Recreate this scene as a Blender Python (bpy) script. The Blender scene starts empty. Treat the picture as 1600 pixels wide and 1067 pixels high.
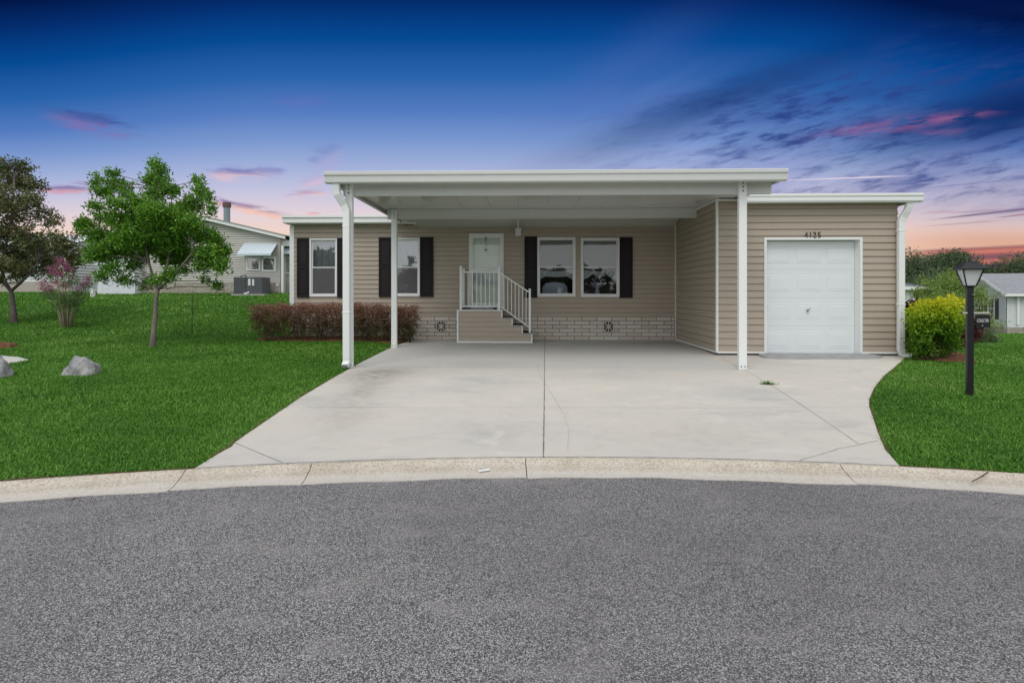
import bpy, bmesh, math, random
import numpy as np
from mathutils import Vector, Matrix
random.seed(7); RNG = np.random.default_rng(11)
SC = bpy.context.scene
COL = SC.collection

# ------------------------------------------------------------------ camera
F = 800.0; CX = 800.0; HOR = 458.0; CH = 1.45; SL = .015
PSI = math.atan(22 / F); PS, PC = math.sin(PSI), math.cos(PSI)
cam = bpy.data.cameras.new('camera'); camo = bpy.data.objects.new('camera', cam); COL.objects.link(camo)
cam.sensor_fit = 'HORIZONTAL'; cam.sensor_width = 36.0; cam.lens = 36.0 * F / 1600
cam.shift_y = -(533.5 - HOR) / 1600; cam.clip_start = .05; cam.clip_end = 2000
camo.location = (0, 0, CH); camo.rotation_euler = (math.pi / 2, 0, PSI)
SC.camera = camo
SC.view_settings.view_transform = 'Standard'; SC.view_settings.look = 'None'
SC.view_settings.exposure = 0.0; SC.view_settings.gamma = 1
SC.render.engine = 'CYCLES'
SC.cycles.use_denoising = True
SC.cycles.max_bounces = 8; SC.cycles.transparent_max_bounces = 16

def lin(r, g, b):
    f = lambda c: (c / 255) / 12.92 if c / 255 <= .04045 else ((c / 255 + .055) / 1.055) ** 2.4
    return (f(r), f(g), f(b), 1)

# ------------------------------------------------------------------ tiny expression layer over shader nodes
class NT:
    def __init__(s, nt): s.nt = nt; s.n = nt.nodes; s.l = nt.links
    def new(s, t, **k):
        n = s.n.new(t)
        for a, b in k.items(): setattr(n, a, b)
        return n
    def put(s, sock, v):
        if isinstance(v, X): s.l.new(v.s, sock)
        elif isinstance(v, bpy.types.NodeSocket): s.l.new(v, sock)
        else: sock.default_value = (*v, 1) if isinstance(v, tuple) and len(v) == 3 and sock.type == 'RGBA' else v
    def m(s, op, *a, clamp=False):
        n = s.new('ShaderNodeMath', operation=op); n.use_clamp = clamp
        for i, v in enumerate(a): s.put(n.inputs[i], v)
        return X(s, n.outputs[0])
    def vec(s, x, y, z):
        n = s.new('ShaderNodeCombineXYZ')
        for i, v in enumerate((x, y, z)): s.put(n.inputs[i], v)
        return n.outputs[0]
    def sep(s, v):
        n = s.new('ShaderNodeSeparateXYZ'); s.l.new(v, n.inputs[0]); return [X(s, o) for o in n.outputs]
    def noise(s, v, scale=1, detail=3, rough=.5, dist=0, color=False):
        n = s.new('ShaderNodeTexNoise'); s.l.new(v, n.inputs['Vector'])
        n.inputs['Scale'].default_value = scale; n.inputs['Detail'].default_value = detail
        n.inputs['Roughness'].default_value = rough; n.inputs['Distortion'].default_value = dist
        return n.outputs['Color'] if color else X(s, n.outputs[0])
    def mapv(s, v, scale=(1, 1, 1), loc=(0, 0, 0), rot=(0, 0, 0)):
        n = s.new('ShaderNodeMapping'); s.l.new(v, n.inputs[0])
        n.inputs['Location'].default_value = loc; n.inputs['Rotation'].default_value = rot; n.inputs['Scale'].default_value = scale
        return n.outputs[0]
    def mix(s, f, a, b, blend='MIX'):
        n = s.new('ShaderNodeMix', data_type='RGBA', blend_type=blend)
        s.put(n.inputs[0], f); s.put(n.inputs[6], a); s.put(n.inputs[7], b); return n.outputs[2]
    def ramp(s, f, stops, interp='LINEAR'):
        n = s.new('ShaderNodeValToRGB'); n.color_ramp.interpolation = interp
        e = n.color_ramp.elements
        while len(e) < len(stops): e.new(0)
        for i, (p, c) in enumerate(stops): e[i].position = p; e[i].color = c if len(c) == 4 else (*c, 1)
        s.put(n.inputs[0], f); return n.outputs[0]
    def sstep(s, a, b, v):
        n = s.new('ShaderNodeMapRange', interpolation_type='SMOOTHSTEP')
        s.put(n.inputs[0], v); n.inputs[1].default_value = a; n.inputs[2].default_value = b
        return X(s, n.outputs[0])
class X:
    def __init__(s, t, sock): s.t = t; s.s = sock
    def __add__(s, o): return s.t.m('ADD', s, o)
    __radd__ = __add__
    def __sub__(s, o): return s.t.m('SUBTRACT', s, o)
    def __rsub__(s, o): return s.t.m('SUBTRACT', o, s)
    def __mul__(s, o): return s.t.m('MULTIPLY', s, o)
    __rmul__ = __mul__
    def __truediv__(s, o): return s.t.m('DIVIDE', s, o)
    def __neg__(s): return s.t.m('MULTIPLY', s, -1.0)
    def exp(s): return s.t.m('EXPONENT', s)
    def sat(s): return s.t.m('ADD', s, 0.0, clamp=True)
    def pow(s, p): return s.t.m('POWER', s, p)

# ------------------------------------------------------------------ world: twilight to the north, bright cloud cover behind and overhead
world = bpy.data.worlds.new('World'); SC.world = world; world.use_nodes = True
T = NT(world.node_tree); world.node_tree.nodes.clear()
wout = T.new('ShaderNodeOutputWorld'); bg = T.new('ShaderNodeBackground'); T.l.new(bg.outputs[0], wout.inputs[0])
D = T.new('ShaderNodeTexCoord').outputs['Generated']
dx, dy, dz = T.sep(D)
fwd = dy * PC - dx * PS
rgt = dx * PC + dy * PS
fsafe = T.m('MAXIMUM', fwd, .12)
u = rgt / fsafe; v = dz / fsafe
# gradient by elevation (v) with darker flanks (u)
uabs = T.m('ABSOLUTE', u)
vv = v + (T.sstep(.45, 1.05, uabs) * (.05) + T.sstep(.55, 1.1, u) * .03) * T.sstep(.10, .40, v) + T.sstep(.1, .8, u) * .012 * T.sstep(.2, .35, v)
base = T.ramp((vv / .62).sat(), [
    (0.0, lin(190, 118, 100)), (.075, lin(218, 156, 124)), (.13, lin(238, 200, 174)), (.19, lin(240, 212, 200)), (.25, lin(226, 210, 216)),
    (.32, lin(197, 196, 222)), (.40, lin(160, 176, 217)), (.48, lin(122, 152, 207)), (.57, lin(84, 124, 192)), (.68, lin(42, 100, 172)),
    (.80, lin(6, 74, 148)), (.91, lin(4, 46, 112)), (1.0, lin(2, 22, 70))])
uv = T.vec(u, v, 0.0)
def gauss(u0, v0, su, sv, ang=0.0):
    ca, sa = math.cos(ang), math.sin(ang)
    a = ((u - u0) * ca + (v - v0) * sa) / su
    b = ((v - v0) * ca - (u - u0) * sa) / sv
    return (-(a * a + b * b)).exp()
def P2(px, py): return (px - CX) / F, (HOR - py) / F
# low red bands at the right
def skew(ang, sx, sy, ox=0.0):
    ca, sa = math.cos(ang), math.sin(ang)
    return T.vec((u * ca + v * sa) * sx + ox, (v * ca - u * sa) * sy, 0.0)
lo = T.noise(skew(.03, 1.2, 75), 1, 3, .55) * .55 + .225 + T.m('SINE', (v - u * .045) * 340 + 1.0) * .13
redm = T.sstep(.72, .86, u) * (1 - T.sstep(.083, .090, v - (u - .85) * .05))
base = T.mix(redm, base, T.ramp(lo, [(.36, lin(100, 74, 112)), (.46, lin(128, 76, 96)), (.56, lin(176, 94, 100)), (.68, lin(206, 128, 118))]))
base = T.mix((T.sstep(.60, .95, u) * gauss(.9, .102, .9, .028) * .55).sat(), base, lin(206, 138, 108))
base = T.mix((T.sstep(.55, 1.0, u) * T.sstep(.10, .16, v) * (1 - T.sstep(.2, .3, v)) * .45).sat(), base, lin(168, 152, 172))
# streaky broken cloud sheet, right half
rot = .30
st = T.noise(skew(.27, 2.2, 16), 1, 6, .62, .15)
st2 = T.noise(skew(.22, 14, 62, 3.0), 1, 4, .62, .25)
big = T.noise(skew(.42, 1.1, 6.0, 5.0), 1, 3, .5, .2)
mR = T.sstep(-.02, .55, u) * T.sstep(.13, .24, v) * (1 - T.sstep(.27, .42, v - u * .16))
dark = (T.sstep(.40, .70, st) * .62 + T.sstep(.44, .66, st2) * T.sstep(.30, .55, st) * .62) * mR
pale = T.sstep(.5, .72, big) * T.sstep(.02, .5, u) * T.sstep(.12, .2, v) * (1 - T.sstep(.36, .5, v))
base = T.mix((pale * .32).sat(), base, lin(142, 142, 205))
base = T.mix((dark * .9).sat(), base, lin(46, 72, 140))
dk2 = gauss(*P2(1130, 155), .30, .035, .36) * .55 + gauss(*P2(1600, 170), .30, .06, .2) * .9
base = T.mix(dk2.sat(), base, lin(8, 40, 98))
# pink patch inside the sheet
pk = (gauss(*P2(1390, 197), .11, .013, .14) + gauss(*P2(1500, 183), .06, .007, .14) * .8 + gauss(*P2(1470, 208), .06, .007, .1) * .5) * T.sstep(.38, .6, T.noise(skew(.16, 11, 60), 1, 5, .65, .3))
base = T.mix((pk * .68).sat(), base, lin(158, 100, 146))
# small isolated clouds: purple above, salmon beneath
nz = T.noise(skew(-.08, 9, 60), 1, 6, .68, .5)
def cloudlet(px, py, w, h, ang, top, low, k=1.0, bias=.34):
    global base
    u0, v0 = P2(px, py); su, sv = w / F, h / F
    g = .92 * T.sstep(.18, 1.0, gauss(u0, v0, su * 1.15, sv * 1.25, ang) * (T.sstep(.22, .74, nz) * 1.9)) 
    hh = T.sstep(-.5, .6, (v - v0 - (u - u0) * math.tan(ang)) / sv + (nz - .5) * 1.4)
    base = T.mix((g * k).sat(), base, T.mix(hh, low, top))
PU, SA = lin(116, 116, 178), lin(232, 194, 202)
cloudlet(375, 272, 44, 11, -.06, PU, SA, .9)
cloudlet(420, 266, 22, 9, -.1, lin(112, 124, 188), lin(170, 160, 200), .7)
cloudlet(480, 305, 30, 8, .12, lin(190, 160, 185), lin(250, 200, 190), .9)
cloudlet(392, 327, 34, 6.5, -.18, lin(150, 118, 152), lin(246, 196, 180), .95)
cloudlet(430, 335, 26, 6, -.12, lin(176, 140, 160), lin(246, 196, 180), .8)
cloudlet(343, 315, 26, 6, -.3, lin(120, 98, 150), lin(220, 160, 165), .95)
cloudlet(100, 296, 40, 6, -.02, lin(112, 92, 150), lin(214, 150, 162), .8)
cloudlet(128, 286, 20, 3.5, -.05, lin(128, 112, 165), lin(160, 130, 170), .7)
cloudlet(200, 312, 60, 5, -.1, lin(140, 118, 165), lin(200, 150, 175), .5)
cloudlet(488, 333, 12, 3, -.05, lin(190, 140, 155), lin(240, 180, 175), .8)
cloudlet(140, 190, 60, 16, -.22, lin(64, 84, 150), lin(132, 112, 172), .75)
cloudlet(510, 245, 26, 18, .5, lin(112, 130, 192), lin(178, 164, 206), .45)
cloudlet(490, 282, 22, 9, .3, lin(184, 170, 210), lin(222, 186, 205), .6)
cloudlet(470, 152, 50, 14, .1, lin(74, 108, 184), lin(100, 112, 182), .4)
base = T.mix((gauss(*P2(960, 110), .17, .045, .55) * .35 * T.sstep(.2, .7, big)).sat(), base, lin(84, 108, 184))
# long thin streaks low at the right
def streak(p0, p1, h, c, k, fade=.5):
    global base
    (a0, b0), (a1, b1) = P2(*p0), P2(*p1)
    sl = (b1 - b0) / (a1 - a0)
    t = ((u - a0) / (a1 - a0))
    d = (v - b0 - (u - a0) * sl - t * t * .0) / (h / F * (.35 + t.sat()))
    g = (-(d * d)).exp() * T.sstep(0, fade, t) * (1 - T.sstep(1.0, 1.5, t)) * (.75 + nz * .5)
    base = T.mix((g * k).sat(), base, c)
streak((1432, 346), (1600, 327), 1.9, lin(104, 88, 130), .85)
streak((1470, 334), (1545, 329), 1.2, lin(158, 130, 155), .6)
streak((1425, 334), (1480, 331), 1.2, lin(190, 150, 168), .6)
streak((1545, 342), (1600, 335), 1.2, lin(160, 110, 130), .8)
streak((1420, 356), (1530, 347), 1.1, lin(178, 150, 145), .6)
streak((1380, 300), (1540, 285), 1.2, lin(130, 128, 180), .6)
streak((1200, 283), (1362, 277), 0.9, lin(238, 222, 232), .8, .1)
# cloud cover behind the viewer and overhead
sky = T.new('ShaderNodeTexSky', sky_type='NISHITA'); sky.sun_disc = False
SUN_EL, SUN_AZ = math.radians(52), math.radians(200)
sky.sun_elevation = SUN_EL; sky.sun_rotation = SUN_AZ
skyc = T.new('ShaderNodeVectorMath', operation='SCALE'); T.l.new(sky.outputs[0], skyc.inputs[0]); skyc.inputs['Scale'].default_value = .10
cl = T.noise(D, 2.2, 4, .55)
cover = T.mix(cl, (.86, .90, .97, 1), (1.12, 1.12, 1.12, 1))
back = T.mix(.88, skyc.outputs[0], cover)
bk = T.new('ShaderNodeVectorMath', operation='SCALE'); T.l.new(back, bk.inputs[0]); bk.inputs['Scale'].default_value = 1.16; back = bk.outputs[0]
kb = 1 - T.sstep(.08, .58, fwd)
hz = T.sstep(-.06, .0, dz)
allc = T.mix(kb, base, back)
allc = T.mix(hz, (.10, .11, .09, 1), allc)
T.l.new(allc, bg.inputs[0]); bg.inputs[1].default_value = 1.0

sun = bpy.data.lights.new('sun', 'SUN'); suno = bpy.data.objects.new('sun', sun); COL.objects.link(suno)
sun.energy = 1.0; sun.angle = math.radians(28); sun.color = (1, .97, .93)
sd = Vector((math.sin(SUN_AZ) * math.cos(SUN_EL), math.cos(SUN_AZ) * math.cos(SUN_EL), math.sin(SUN_EL)))
suno.rotation_euler = sd.to_track_quat('Z', 'Y').to_euler(); suno.location = (0, -10, 30)

# ------------------------------------------------------------------ projection helpers (photo measurements -> metres)
def ray(px, py): return (px - CX) / F, (HOR - py) / F
def W(px, py, Y):                      # point on the vertical plane y = Y
    a, b = ray(px, py); t = Y / (PC + PS * a); return Vector((t * (-PS + PC * a), Y, CH + t * b))
def XW(px, Y): return W(px, HOR, Y).x
def ZW(px, py, Y): return W(px, py, Y).z
def at_d(px, py, d): a, b = ray(px, py); return Vector((d * (-PS + PC * a), d * (PC + PS * a), CH + d * b))
def G(px, py, z0=0.0):                 # on the paved plane z = z0 + SL*y
    a, b = ray(px, py); t = (CH - z0) / (SL * (PC + PS * a) - b); return Vector((t * (-PS + PC * a), t * (PC + PS * a), CH + t * b))
def ss(a, b, x):
    t = np.clip((x - a) / (b - a), 0, 1); return t * t * (3 - 2 * t)
def TZ(x, y):                          # terrain height
    x = np.asarray(x, float); y = np.asarray(y, float)
    z = SL * np.clip(y, 4.0, 13.7)
    t = y - 11.0
    r = np.where(t < 0, 0, np.where(t < 4, t * t / 8, t - 2)); r = np.minimum(r, 13.0) + np.maximum(t - 15, 0) * .02
    L = 1 - ss(-4.0, -3.05, x)
    z = z + L * r * (.084 + .0)  + L * .015 * np.clip(y - 13.7, 0, 12)
    R = ss(4.0, 7.6, x)
    r2 = np.where(t < 0, 0, np.where(t < 3, t * t / 6, t - 1.5)); r2 = np.minimum(r2, 34)
    z = z - R * r2 * .0635
    return z
def tz(x, y): return float(TZ(x, y))
def GT(px, py):                        # pixel -> terrain
    a, b = ray(px, py); prev = 2.0
    for i in range(20000):
        d = 2.0 + i * .01
        X_, Y_ = d * (-PS + PC * a), d * (PC + PS * a)
        if CH + d * b <= tz(X_, Y_): return Vector((X_, Y_, tz(X_, Y_))), d
    return Vector((X_, Y_, tz(X_, Y_))), d

# ------------------------------------------------------------------ materials
MATS = {}
def mat(name, build):
    if name in MATS: return MATS[name]
    m = bpy.data.materials.new(name); m.use_nodes = True; m.node_tree.nodes.clear()
    t = NT(m.node_tree); out = t.new('ShaderNodeOutputMaterial'); sh = build(t); t.l.new(sh, out.inputs[0])
    MATS[name] = m; return m
def pbsdf(t, color, rough=.5, spec=.5, bump=None, bstr=.2, bdist=.01, metal=0, coat=0, **k):
    p = t.new('ShaderNodeBsdfPrincipled'); t.put(p.inputs['Base Color'], color)
    t.put(p.inputs['Roughness'], rough); p.inputs['Specular IOR Level'].default_value = spec; p.inputs['Metallic'].default_value = metal
    if coat: p.inputs['Coat Weight'].default_value = coat; p.inputs['Coat Roughness'].default_value = k.get('coat_rough', .1)
    if bump is not None:
        b = t.new('ShaderNodeBump'); b.inputs['Strength'].default_value = bstr; b.inputs['Distance'].default_value = bdist
        t.put(b.inputs['Height'], bump); t.l.new(b.outputs[0], p.inputs['Normal'])
    return p.outputs[0]
def OC(t): return t.new('ShaderNodeTexCoord').outputs['Object']
def POS(t): return t.new('ShaderNodeNewGeometry').outputs['Position']
def RND(t): return X(t, t.new('ShaderNodeNewGeometry').outputs['Random Per Island'])

def simple(name, rgb, rough=.45, spec=.5, vary=.06, scale=3.0, bump=.0, bscale=60, metal=0, coat=0, streak=False):
    def b(t):
        p = POS(t)
        n = t.noise(p if not streak else t.mapv(p, (9, 9, .8)), scale, 4, .6)
        n2 = t.noise(p, scale * 9, 3, .6)
        k = (n * .7 + n2 * .3 - .5) * (2 * vary * 2)
        c = t.mix((k + .5).sat(), tuple(x * (1 - vary * 1.6) for x in rgb[:3]) + (1,), tuple(min(1, x * (1 + vary)) for x in rgb[:3]) + (1,))
        return pbsdf(t, c, t.m('ADD', rough, (n2 - .5) * .12), spec, t.noise(p, bscale, 3) if bump else None, bump, .004, metal, coat)
    return mat(name, b)

WHITE = simple('white_vinyl', (.80, .82, .80), .38, .5, .04, 2.0, .05)
WHITE_AL = simple('white_aluminium', (.64, .655, .63), .36, .5, .10, 1.6, .04, streak=True)
def ceil_mat(t):
    p = POS(t)
    n = t.noise(t.mapv(p, (1, 4, 1)), 1.3, 4, .6)
    c = t.mix(n, (.50, .52, .49, 1), (.66, .67, .64, 1))
    sm = t.noise(t.mapv(p, (.9, 5, 1), loc=(4, 0, 0)), 1.0, 5, .7); c = t.mix(t.sstep(.55, .7, sm) * .3, c, (.36, .37, .34, 1))
    return pbsdf(t, c, .13, .7, t.noise(t.mapv(p, (.7, 2.5, 1)), 1.1, 2), .12, .02)
CEIL = mat('painted_ceiling_panel', ceil_mat)
def siding_mat(name, rgb):
    def b(t):
        p = POS(t); x, y, z = t.sep(p)
        n = t.noise(t.mapv(p, (1.5, 1.5, 30)), 1.0, 4, .6)
        grain = t.noise(t.mapv(p, (4, 4, 160)), 1.0, 3, .7)
        dirt = t.noise(t.mapv(p, (3, 3, .5)), 1.0, 4, .6)
        c = t.mix(n, tuple(q * .90 for q in rgb) + (1,), tuple(q * 1.07 for q in rgb) + (1,))
        c = t.mix(t.sstep(.45, .8, dirt) * .12, c, tuple(q * .7 for q in rgb) + (1,))
        return pbsdf(t, c, .55, .4, grain, .12, .004)
    return mat(name, b)
TAN = siding_mat('tan_siding', (.432, .366, .294))
GREYS = siding_mat('grey_siding', (.42, .415, .37))
LGREYS = siding_mat('pale_grey_siding', (.66, .69, .68))
def brick_mat(name, a, b_):
    def b(t):
        p = POS(t)
        c = t.ramp(RND(t), [(0, a), (.5, tuple((x + y) / 2 for x, y in zip(a, b_))), (1, b_)])
        n = t.noise(p, 26, 5, .7)
        c = t.mix(t.sstep(.35, .75, n) * .35, c, tuple(x * .62 for x in a))
        return pbsdf(t, c, .9, .2, t.noise(p, 90, 5, .8), .6, .006)
    return mat(name, b)
BRICK = brick_mat('cream_split_brick', (.58, .52, .45), (.70, .64, .57))
MORTAR = simple('dark_mortar', (.13, .105, .085), .95, .1, .1, 12)
SHUTTER = simple('dark_shutter', (.022, .018, .020), .6, .2, .12, 8, .1)
BLACK = simple('black_paint', (.010, .010, .012), .42, .4, .15, 8, .08)
DARKIN = simple('dark_interior', (.17, .155, .14), .9, .1, .1, 2)
SLATEG = simple('unit_grey', (.085, .09, .10), .5, .4, .1, 5)
STEEL = simple('steel', (.35, .35, .34), .35, .5, .1, 10, metal=.8)
BOLT = simple('bolt_metal', (.09, .09, .08), .5, .5, .1, 10, metal=.5)
LABELW = simple('paper_label', (.7, .7, .68), .7, .2)
GDOOR = simple('garage_door_paint', (.74, .775, .785), .45, .4, .03, 1.5, .10, 130)
DOORW = simple('door_paint', (.80, .82, .76), .42, .4, .03, 1.5)
def concrete(t):
    p = POS(t); x, y, z = t.sep(p)
    n1 = t.noise(t.mapv(p, (.55, 1.1, 1)), 1.0, 5, .62, .4)
    n2 = t.noise(p, 7, 6, .7); n3 = t.noise(p, 160, 3, .6)
    n4 = t.noise(t.mapv(p, (.6, 9, 1)), 1, 4, .6)
    c = t.ramp(n1, [(.25, (.47, .45, .42, 1)), (.42, (.58, .55, .50, 1)), (.6, (.62, .575, .505, 1)), (.78, (.66, .625, .57, 1))])
    c = t.mix(t.sstep(.45, .72, n2) * .22, c, (.44, .425, .40, 1))
    nb_ = t.noise(t.mapv(p, (1.6, 2.6, 1), loc=(9, 4, 0)), 1.0, 5, .65, .8)
    c = t.mix(t.sstep(.56, .72, nb_) * .45, c, (.45, .435, .41, 1)); c = t.mix(t.sstep(.46, .30, nb_) * .5, c, (.70, .655, .57, 1))
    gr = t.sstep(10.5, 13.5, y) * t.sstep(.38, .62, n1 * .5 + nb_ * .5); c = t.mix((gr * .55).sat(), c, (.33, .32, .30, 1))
    c = t.mix(t.sstep(.5, .75, n4) * .16, c, (.65, .64, .62, 1))
    # greyer tone on the slab under the roof
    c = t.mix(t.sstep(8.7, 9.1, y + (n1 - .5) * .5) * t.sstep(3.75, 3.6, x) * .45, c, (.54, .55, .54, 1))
    # stains where water leaves the spout, tyre marks
    def g(x0, y0, sx, sy): 
        a = (x - x0) / sx; b = (y - y0) / sy; return (-(a * a + b * b)).exp()
    stn = g(-2.55, 8.15, .45, .55) * 1.0 + g(-2.25, 6.9, .28, 1.0) * .7 + g(-1.9, 5.6, .25, .7) * .35 + g(-2.2, 8.6, .5, .5) * .5 + g(-.9, 9.4, .9, .4) * .35 + g(2.9, 13.0, 1.0, .35) * .6 + g(-.2, 12.6, 1.1, .4) * .35 + g(1.7, 5.0, .9, .5) * .2
    c = t.mix((stn * t.sstep(.3, .6, n2 * .5 + n1 * .5) * .85).sat(), c, (.29, .27, .235, 1))
    # faint tyre arcs
    r = t.m('SQRT', (x - 7.5) * (x - 7.5) + (y - 3.0) * (y - 3.0))
    d = (r - 7.05) / .035; d2 = (r - 6.2) / .03
    arc = ((-(d * d)).exp() + (-(d2 * d2)).exp()) * t.sstep(.5, .7, n2) * .35
    c = t.mix(arc.sat(), c, (.33, .31, .29, 1))
    c = t.mix(t.sstep(.55, .75, n3) * .25, c, (.40, .385, .36, 1))
    return pbsdf(t, c, .85, .25, n3 * .6 + n2 * .4, .25, .004)
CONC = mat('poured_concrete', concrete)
def patchm(t):
    p = POS(t); n = t.noise(p, 5, 5, .65); n3 = t.noise(p, 140, 3, .6)
    return pbsdf(t, t.ramp(n, [(.3, (.27, .275, .275, 1)), (.7, (.40, .40, .395, 1))]), .85, .25, n3, .25, .004)
PATCH = mat('grey_cement_patch', patchm)
def kerbm(t):
    p = POS(t); n = t.noise(p, 2.2, 5, .6, .3); sp = t.noise(p, 60, 4, .8); n2 = t.noise(p, 16, 4, .65)
    c = t.ramp(n, [(.3, (.45, .395, .31, 1)), (.55, (.56, .50, .41, 1)), (.75, (.59, .545, .47, 1))])
    c = t.mix(t.sstep(.50, .60, sp) * .6, c, (.24, .205, .165, 1))
    c = t.mix(t.sstep(.52, .40, sp) * .3, c, (.74, .69, .60, 1))
    c = t.mix(t.sstep(.58, .68, n2) * .3, c, (.70, .66, .58, 1))
    x, y, z = t.sep(p)
    c = t.mix((1 - t.sstep(.008, .022, z)) * (t.sstep(.35, .6, n2) * .4 + .45), c, (.58, .55, .50, 1))
    c = t.mix((t.sstep(.018, .024, z) * (1 - t.sstep(.026, .034, z))) * .5 * t.sstep(.4, .6, n2), c, (.38, .35, .31, 1))
    return pbsdf(t, c, .92, .2, sp, .5, .006)
KERB = mat('exposed_kerb_concrete', kerbm)
def asphalt(t):
    p = POS(t)
    vo = t.new('ShaderNodeTexVoronoi'); t.l.new(p, vo.inputs['Vector']); vo.inputs['Scale'].default_value = 195
    cs = t.new('ShaderNodeSeparateColor'); t.l.new(vo.outputs['Color'], cs.inputs[0]); r = X(t, cs.outputs[0]); h = X(t, cs.outputs[1])
    vo2 = t.new('ShaderNodeTexVoronoi'); t.l.new(p, vo2.inputs['Vector']); vo2.inputs['Scale'].default_value = 330
    cs2 = t.new('ShaderNodeSeparateColor'); t.l.new(vo2.outputs['Color'], cs2.inputs[0]); r2 = X(t, cs2.outputs[0])
    dd = X(t, vo.outputs['Distance'])
    c = t.ramp(r * .7 + r2 * .3, [(.10, (.040, .038, .040, 1)), (.33, (.120, .114, .116, 1)), (.50, (.275, .263, .265, 1)), (.70, (.49, .47, .465, 1)), (.88, (.78, .76, .74, 1))])
    c = t.mix(t.sstep(.35, .75, dd) * .5, c, (.055, .052, .055, 1))
    big = t.noise(p, .55, 5, .6, .4); mid = t.noise(t.mapv(p, (1, 2.2, 1)), 1.8, 4, .6)
    c = t.mix(t.sstep(.35, .7, big) * .30, c, (.16, .15, .16, 1))
    c = t.mix(t.sstep(.50, .70, mid) * .34, c, (.38, .36, .34, 1))
    scf = t.noise(t.mapv(p, (2.2, 5.5, 1), loc=(3, 7, 0)), 1.0, 5, .7, .5)
    c = t.mix(t.sstep(.66, .78, scf) * .45, c, (.42, .40, .38, 1))
    wide = t.noise(t.mapv(p, (.22, .4, 1), loc=(1, 2, 0)), 1.0, 3, .6)
    c = t.mix(t.sstep(.40, .66, wide) * .30, c, (.10, .095, .105, 1))
    return pbsdf(t, c, .8, .35, h * .6 - dd * .6, .9, .007)
ASPH = mat('aged_asphalt', asphalt)
def soil(name, a, b_):
    def f(t):
        p = POS(t); n = t.noise(p, 20, 6, .7); n2 = t.noise(p, 70, 4, .7)
        return pbsdf(t, t.mix(t.sstep(.35, .65, n * .6 + n2 * .4), a, b_), .95, .1, n2, .8, .02)
    return mat(name, f)
MULCH = soil('brown_mulch', (.075, .032, .018, 1), (.27, .13, .075, 1))
def lawnm(t):
    p = POS(t); n = t.noise(p, .45, 4, .6); n1 = t.noise(p, 3.2, 5, .7); n2 = t.noise(p, 30, 5, .75)
    c = t.mix(n2, (.030, .085, .010, 1), (.085, .205, .026, 1))
    c = t.mix(t.sstep(.5, .8, n1) * .4, c, (.065, .115, .018, 1))
    c = t.mix(t.sstep(.55, .8, n) * .3, c, (.06, .12, .015, 1))
    return pbsdf(t, c, .95, .1, n2, 1.0, .05)
LAWN = mat('lawn_turf', lawnm)
def leafm(name, stops, rough=.5, trans=.35, patch=None, zgrad=None):
    def f(t):
        p = POS(t); r = RND(t)
        n = t.noise(p, 2.6 if patch is None else patch, 3, .6)
        k = (r * .6 + n * .8 - .2).sat()
        if zgrad:
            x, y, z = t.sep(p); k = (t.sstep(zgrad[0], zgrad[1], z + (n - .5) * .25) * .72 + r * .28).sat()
        c = t.ramp(k, stops)
        pr = t.new('ShaderNodeBsdfPrincipled'); t.l.new(c, pr.inputs['Base Color']); pr.inputs['Roughness'].default_value = rough; pr.inputs['Specular IOR Level'].default_value = .35
        tr = t.new('ShaderNodeBsdfTranslucent'); t.l.new(c, tr.inputs[0])
        m = t.new('ShaderNodeMixShader'); m.inputs[0].default_value = trans; t.l.new(pr.outputs[0], m.inputs[1]); t.l.new(tr.outputs[0], m.inputs[2])
        return m.outputs[0]
    return mat(name, f)
GRASS = leafm('grass_blades', [(0, (.028, .092, .010)), (.32, (.062, .195, .016)), (.58, (.120, .305, .028)), (.80, (.22, .42, .06)), (1, (.56, .64, .28))], .55, .3, .55)
LEAF_A = leafm('fresh_green_leaves', [(0, (.040, .115, .012)), (.4, (.10, .25, .022)), (.75, (.20, .42, .04)), (1, (.40, .58, .08))], .42, .35)
LEAF_B = leafm('bronze_green_leaves', [(0, (.045, .075, .03)), (.4, (.105, .135, .05)), (.7, (.19, .18, .065)), (1, (.30, .20, .09))], .4, .25)
LEAF_C = leafm('myrtle_leaves', [(0, (.045, .10, .03)), (.5, (.10, .19, .055)), (1, (.19, .24, .09))], .5, .3)
PINK = leafm('pink_blossom', [(0, (.24, .055, .13)), (.5, (.40, .12, .24)), (1, (.56, .26, .37))], .6, .35)
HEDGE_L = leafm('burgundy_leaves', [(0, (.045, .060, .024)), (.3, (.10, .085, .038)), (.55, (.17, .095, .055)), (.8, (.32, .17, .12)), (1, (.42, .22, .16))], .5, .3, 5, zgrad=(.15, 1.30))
RED_L = leafm('dark_red_leaves', [(0, (.035, .012, .015)), (.5, (.10, .028, .035)), (1, (.20, .06, .06))], .5, .3, 5)
LIME_L = leafm('lime_yellow_leaves', [(0, (.055, .14, .010)), (.3, (.15, .30, .015)), (.55, (.33, .47, .02)), (.8, (.62, .62, .02)), (1, (.92, .84, .02))], .5, .35, 7, zgrad=(.45, 1.55))
PALEG = leafm('pale_green_leaves', [(0, (.11, .20, .045)), (.5, (.25, .37, .08)), (1, (.42, .52, .15))], .5, .35)
FAR_L = leafm('far_tree_leaves', [(0, (.05, .085, .045)), (.45, (.095, .145, .07)), (.8, (.15, .205, .10)), (1, (.22, .27, .14))], .6, .25, .35)
BARK = simple('grey_bark', (.24, .21, .18), .9, .1, .35, 14, .8, 40)
BARKD = simple('dark_bark', (.15, .125, .115), .9, .1, .35, 14, .8, 40)
BARKT = simple('tan_bark', (.40, .33, .24), .85, .1, .3, 12, .6, 40)
TWIG = simple('twig_bark', (.10, .07, .05), .9, .1, .3, 14, .5, 40)
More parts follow.
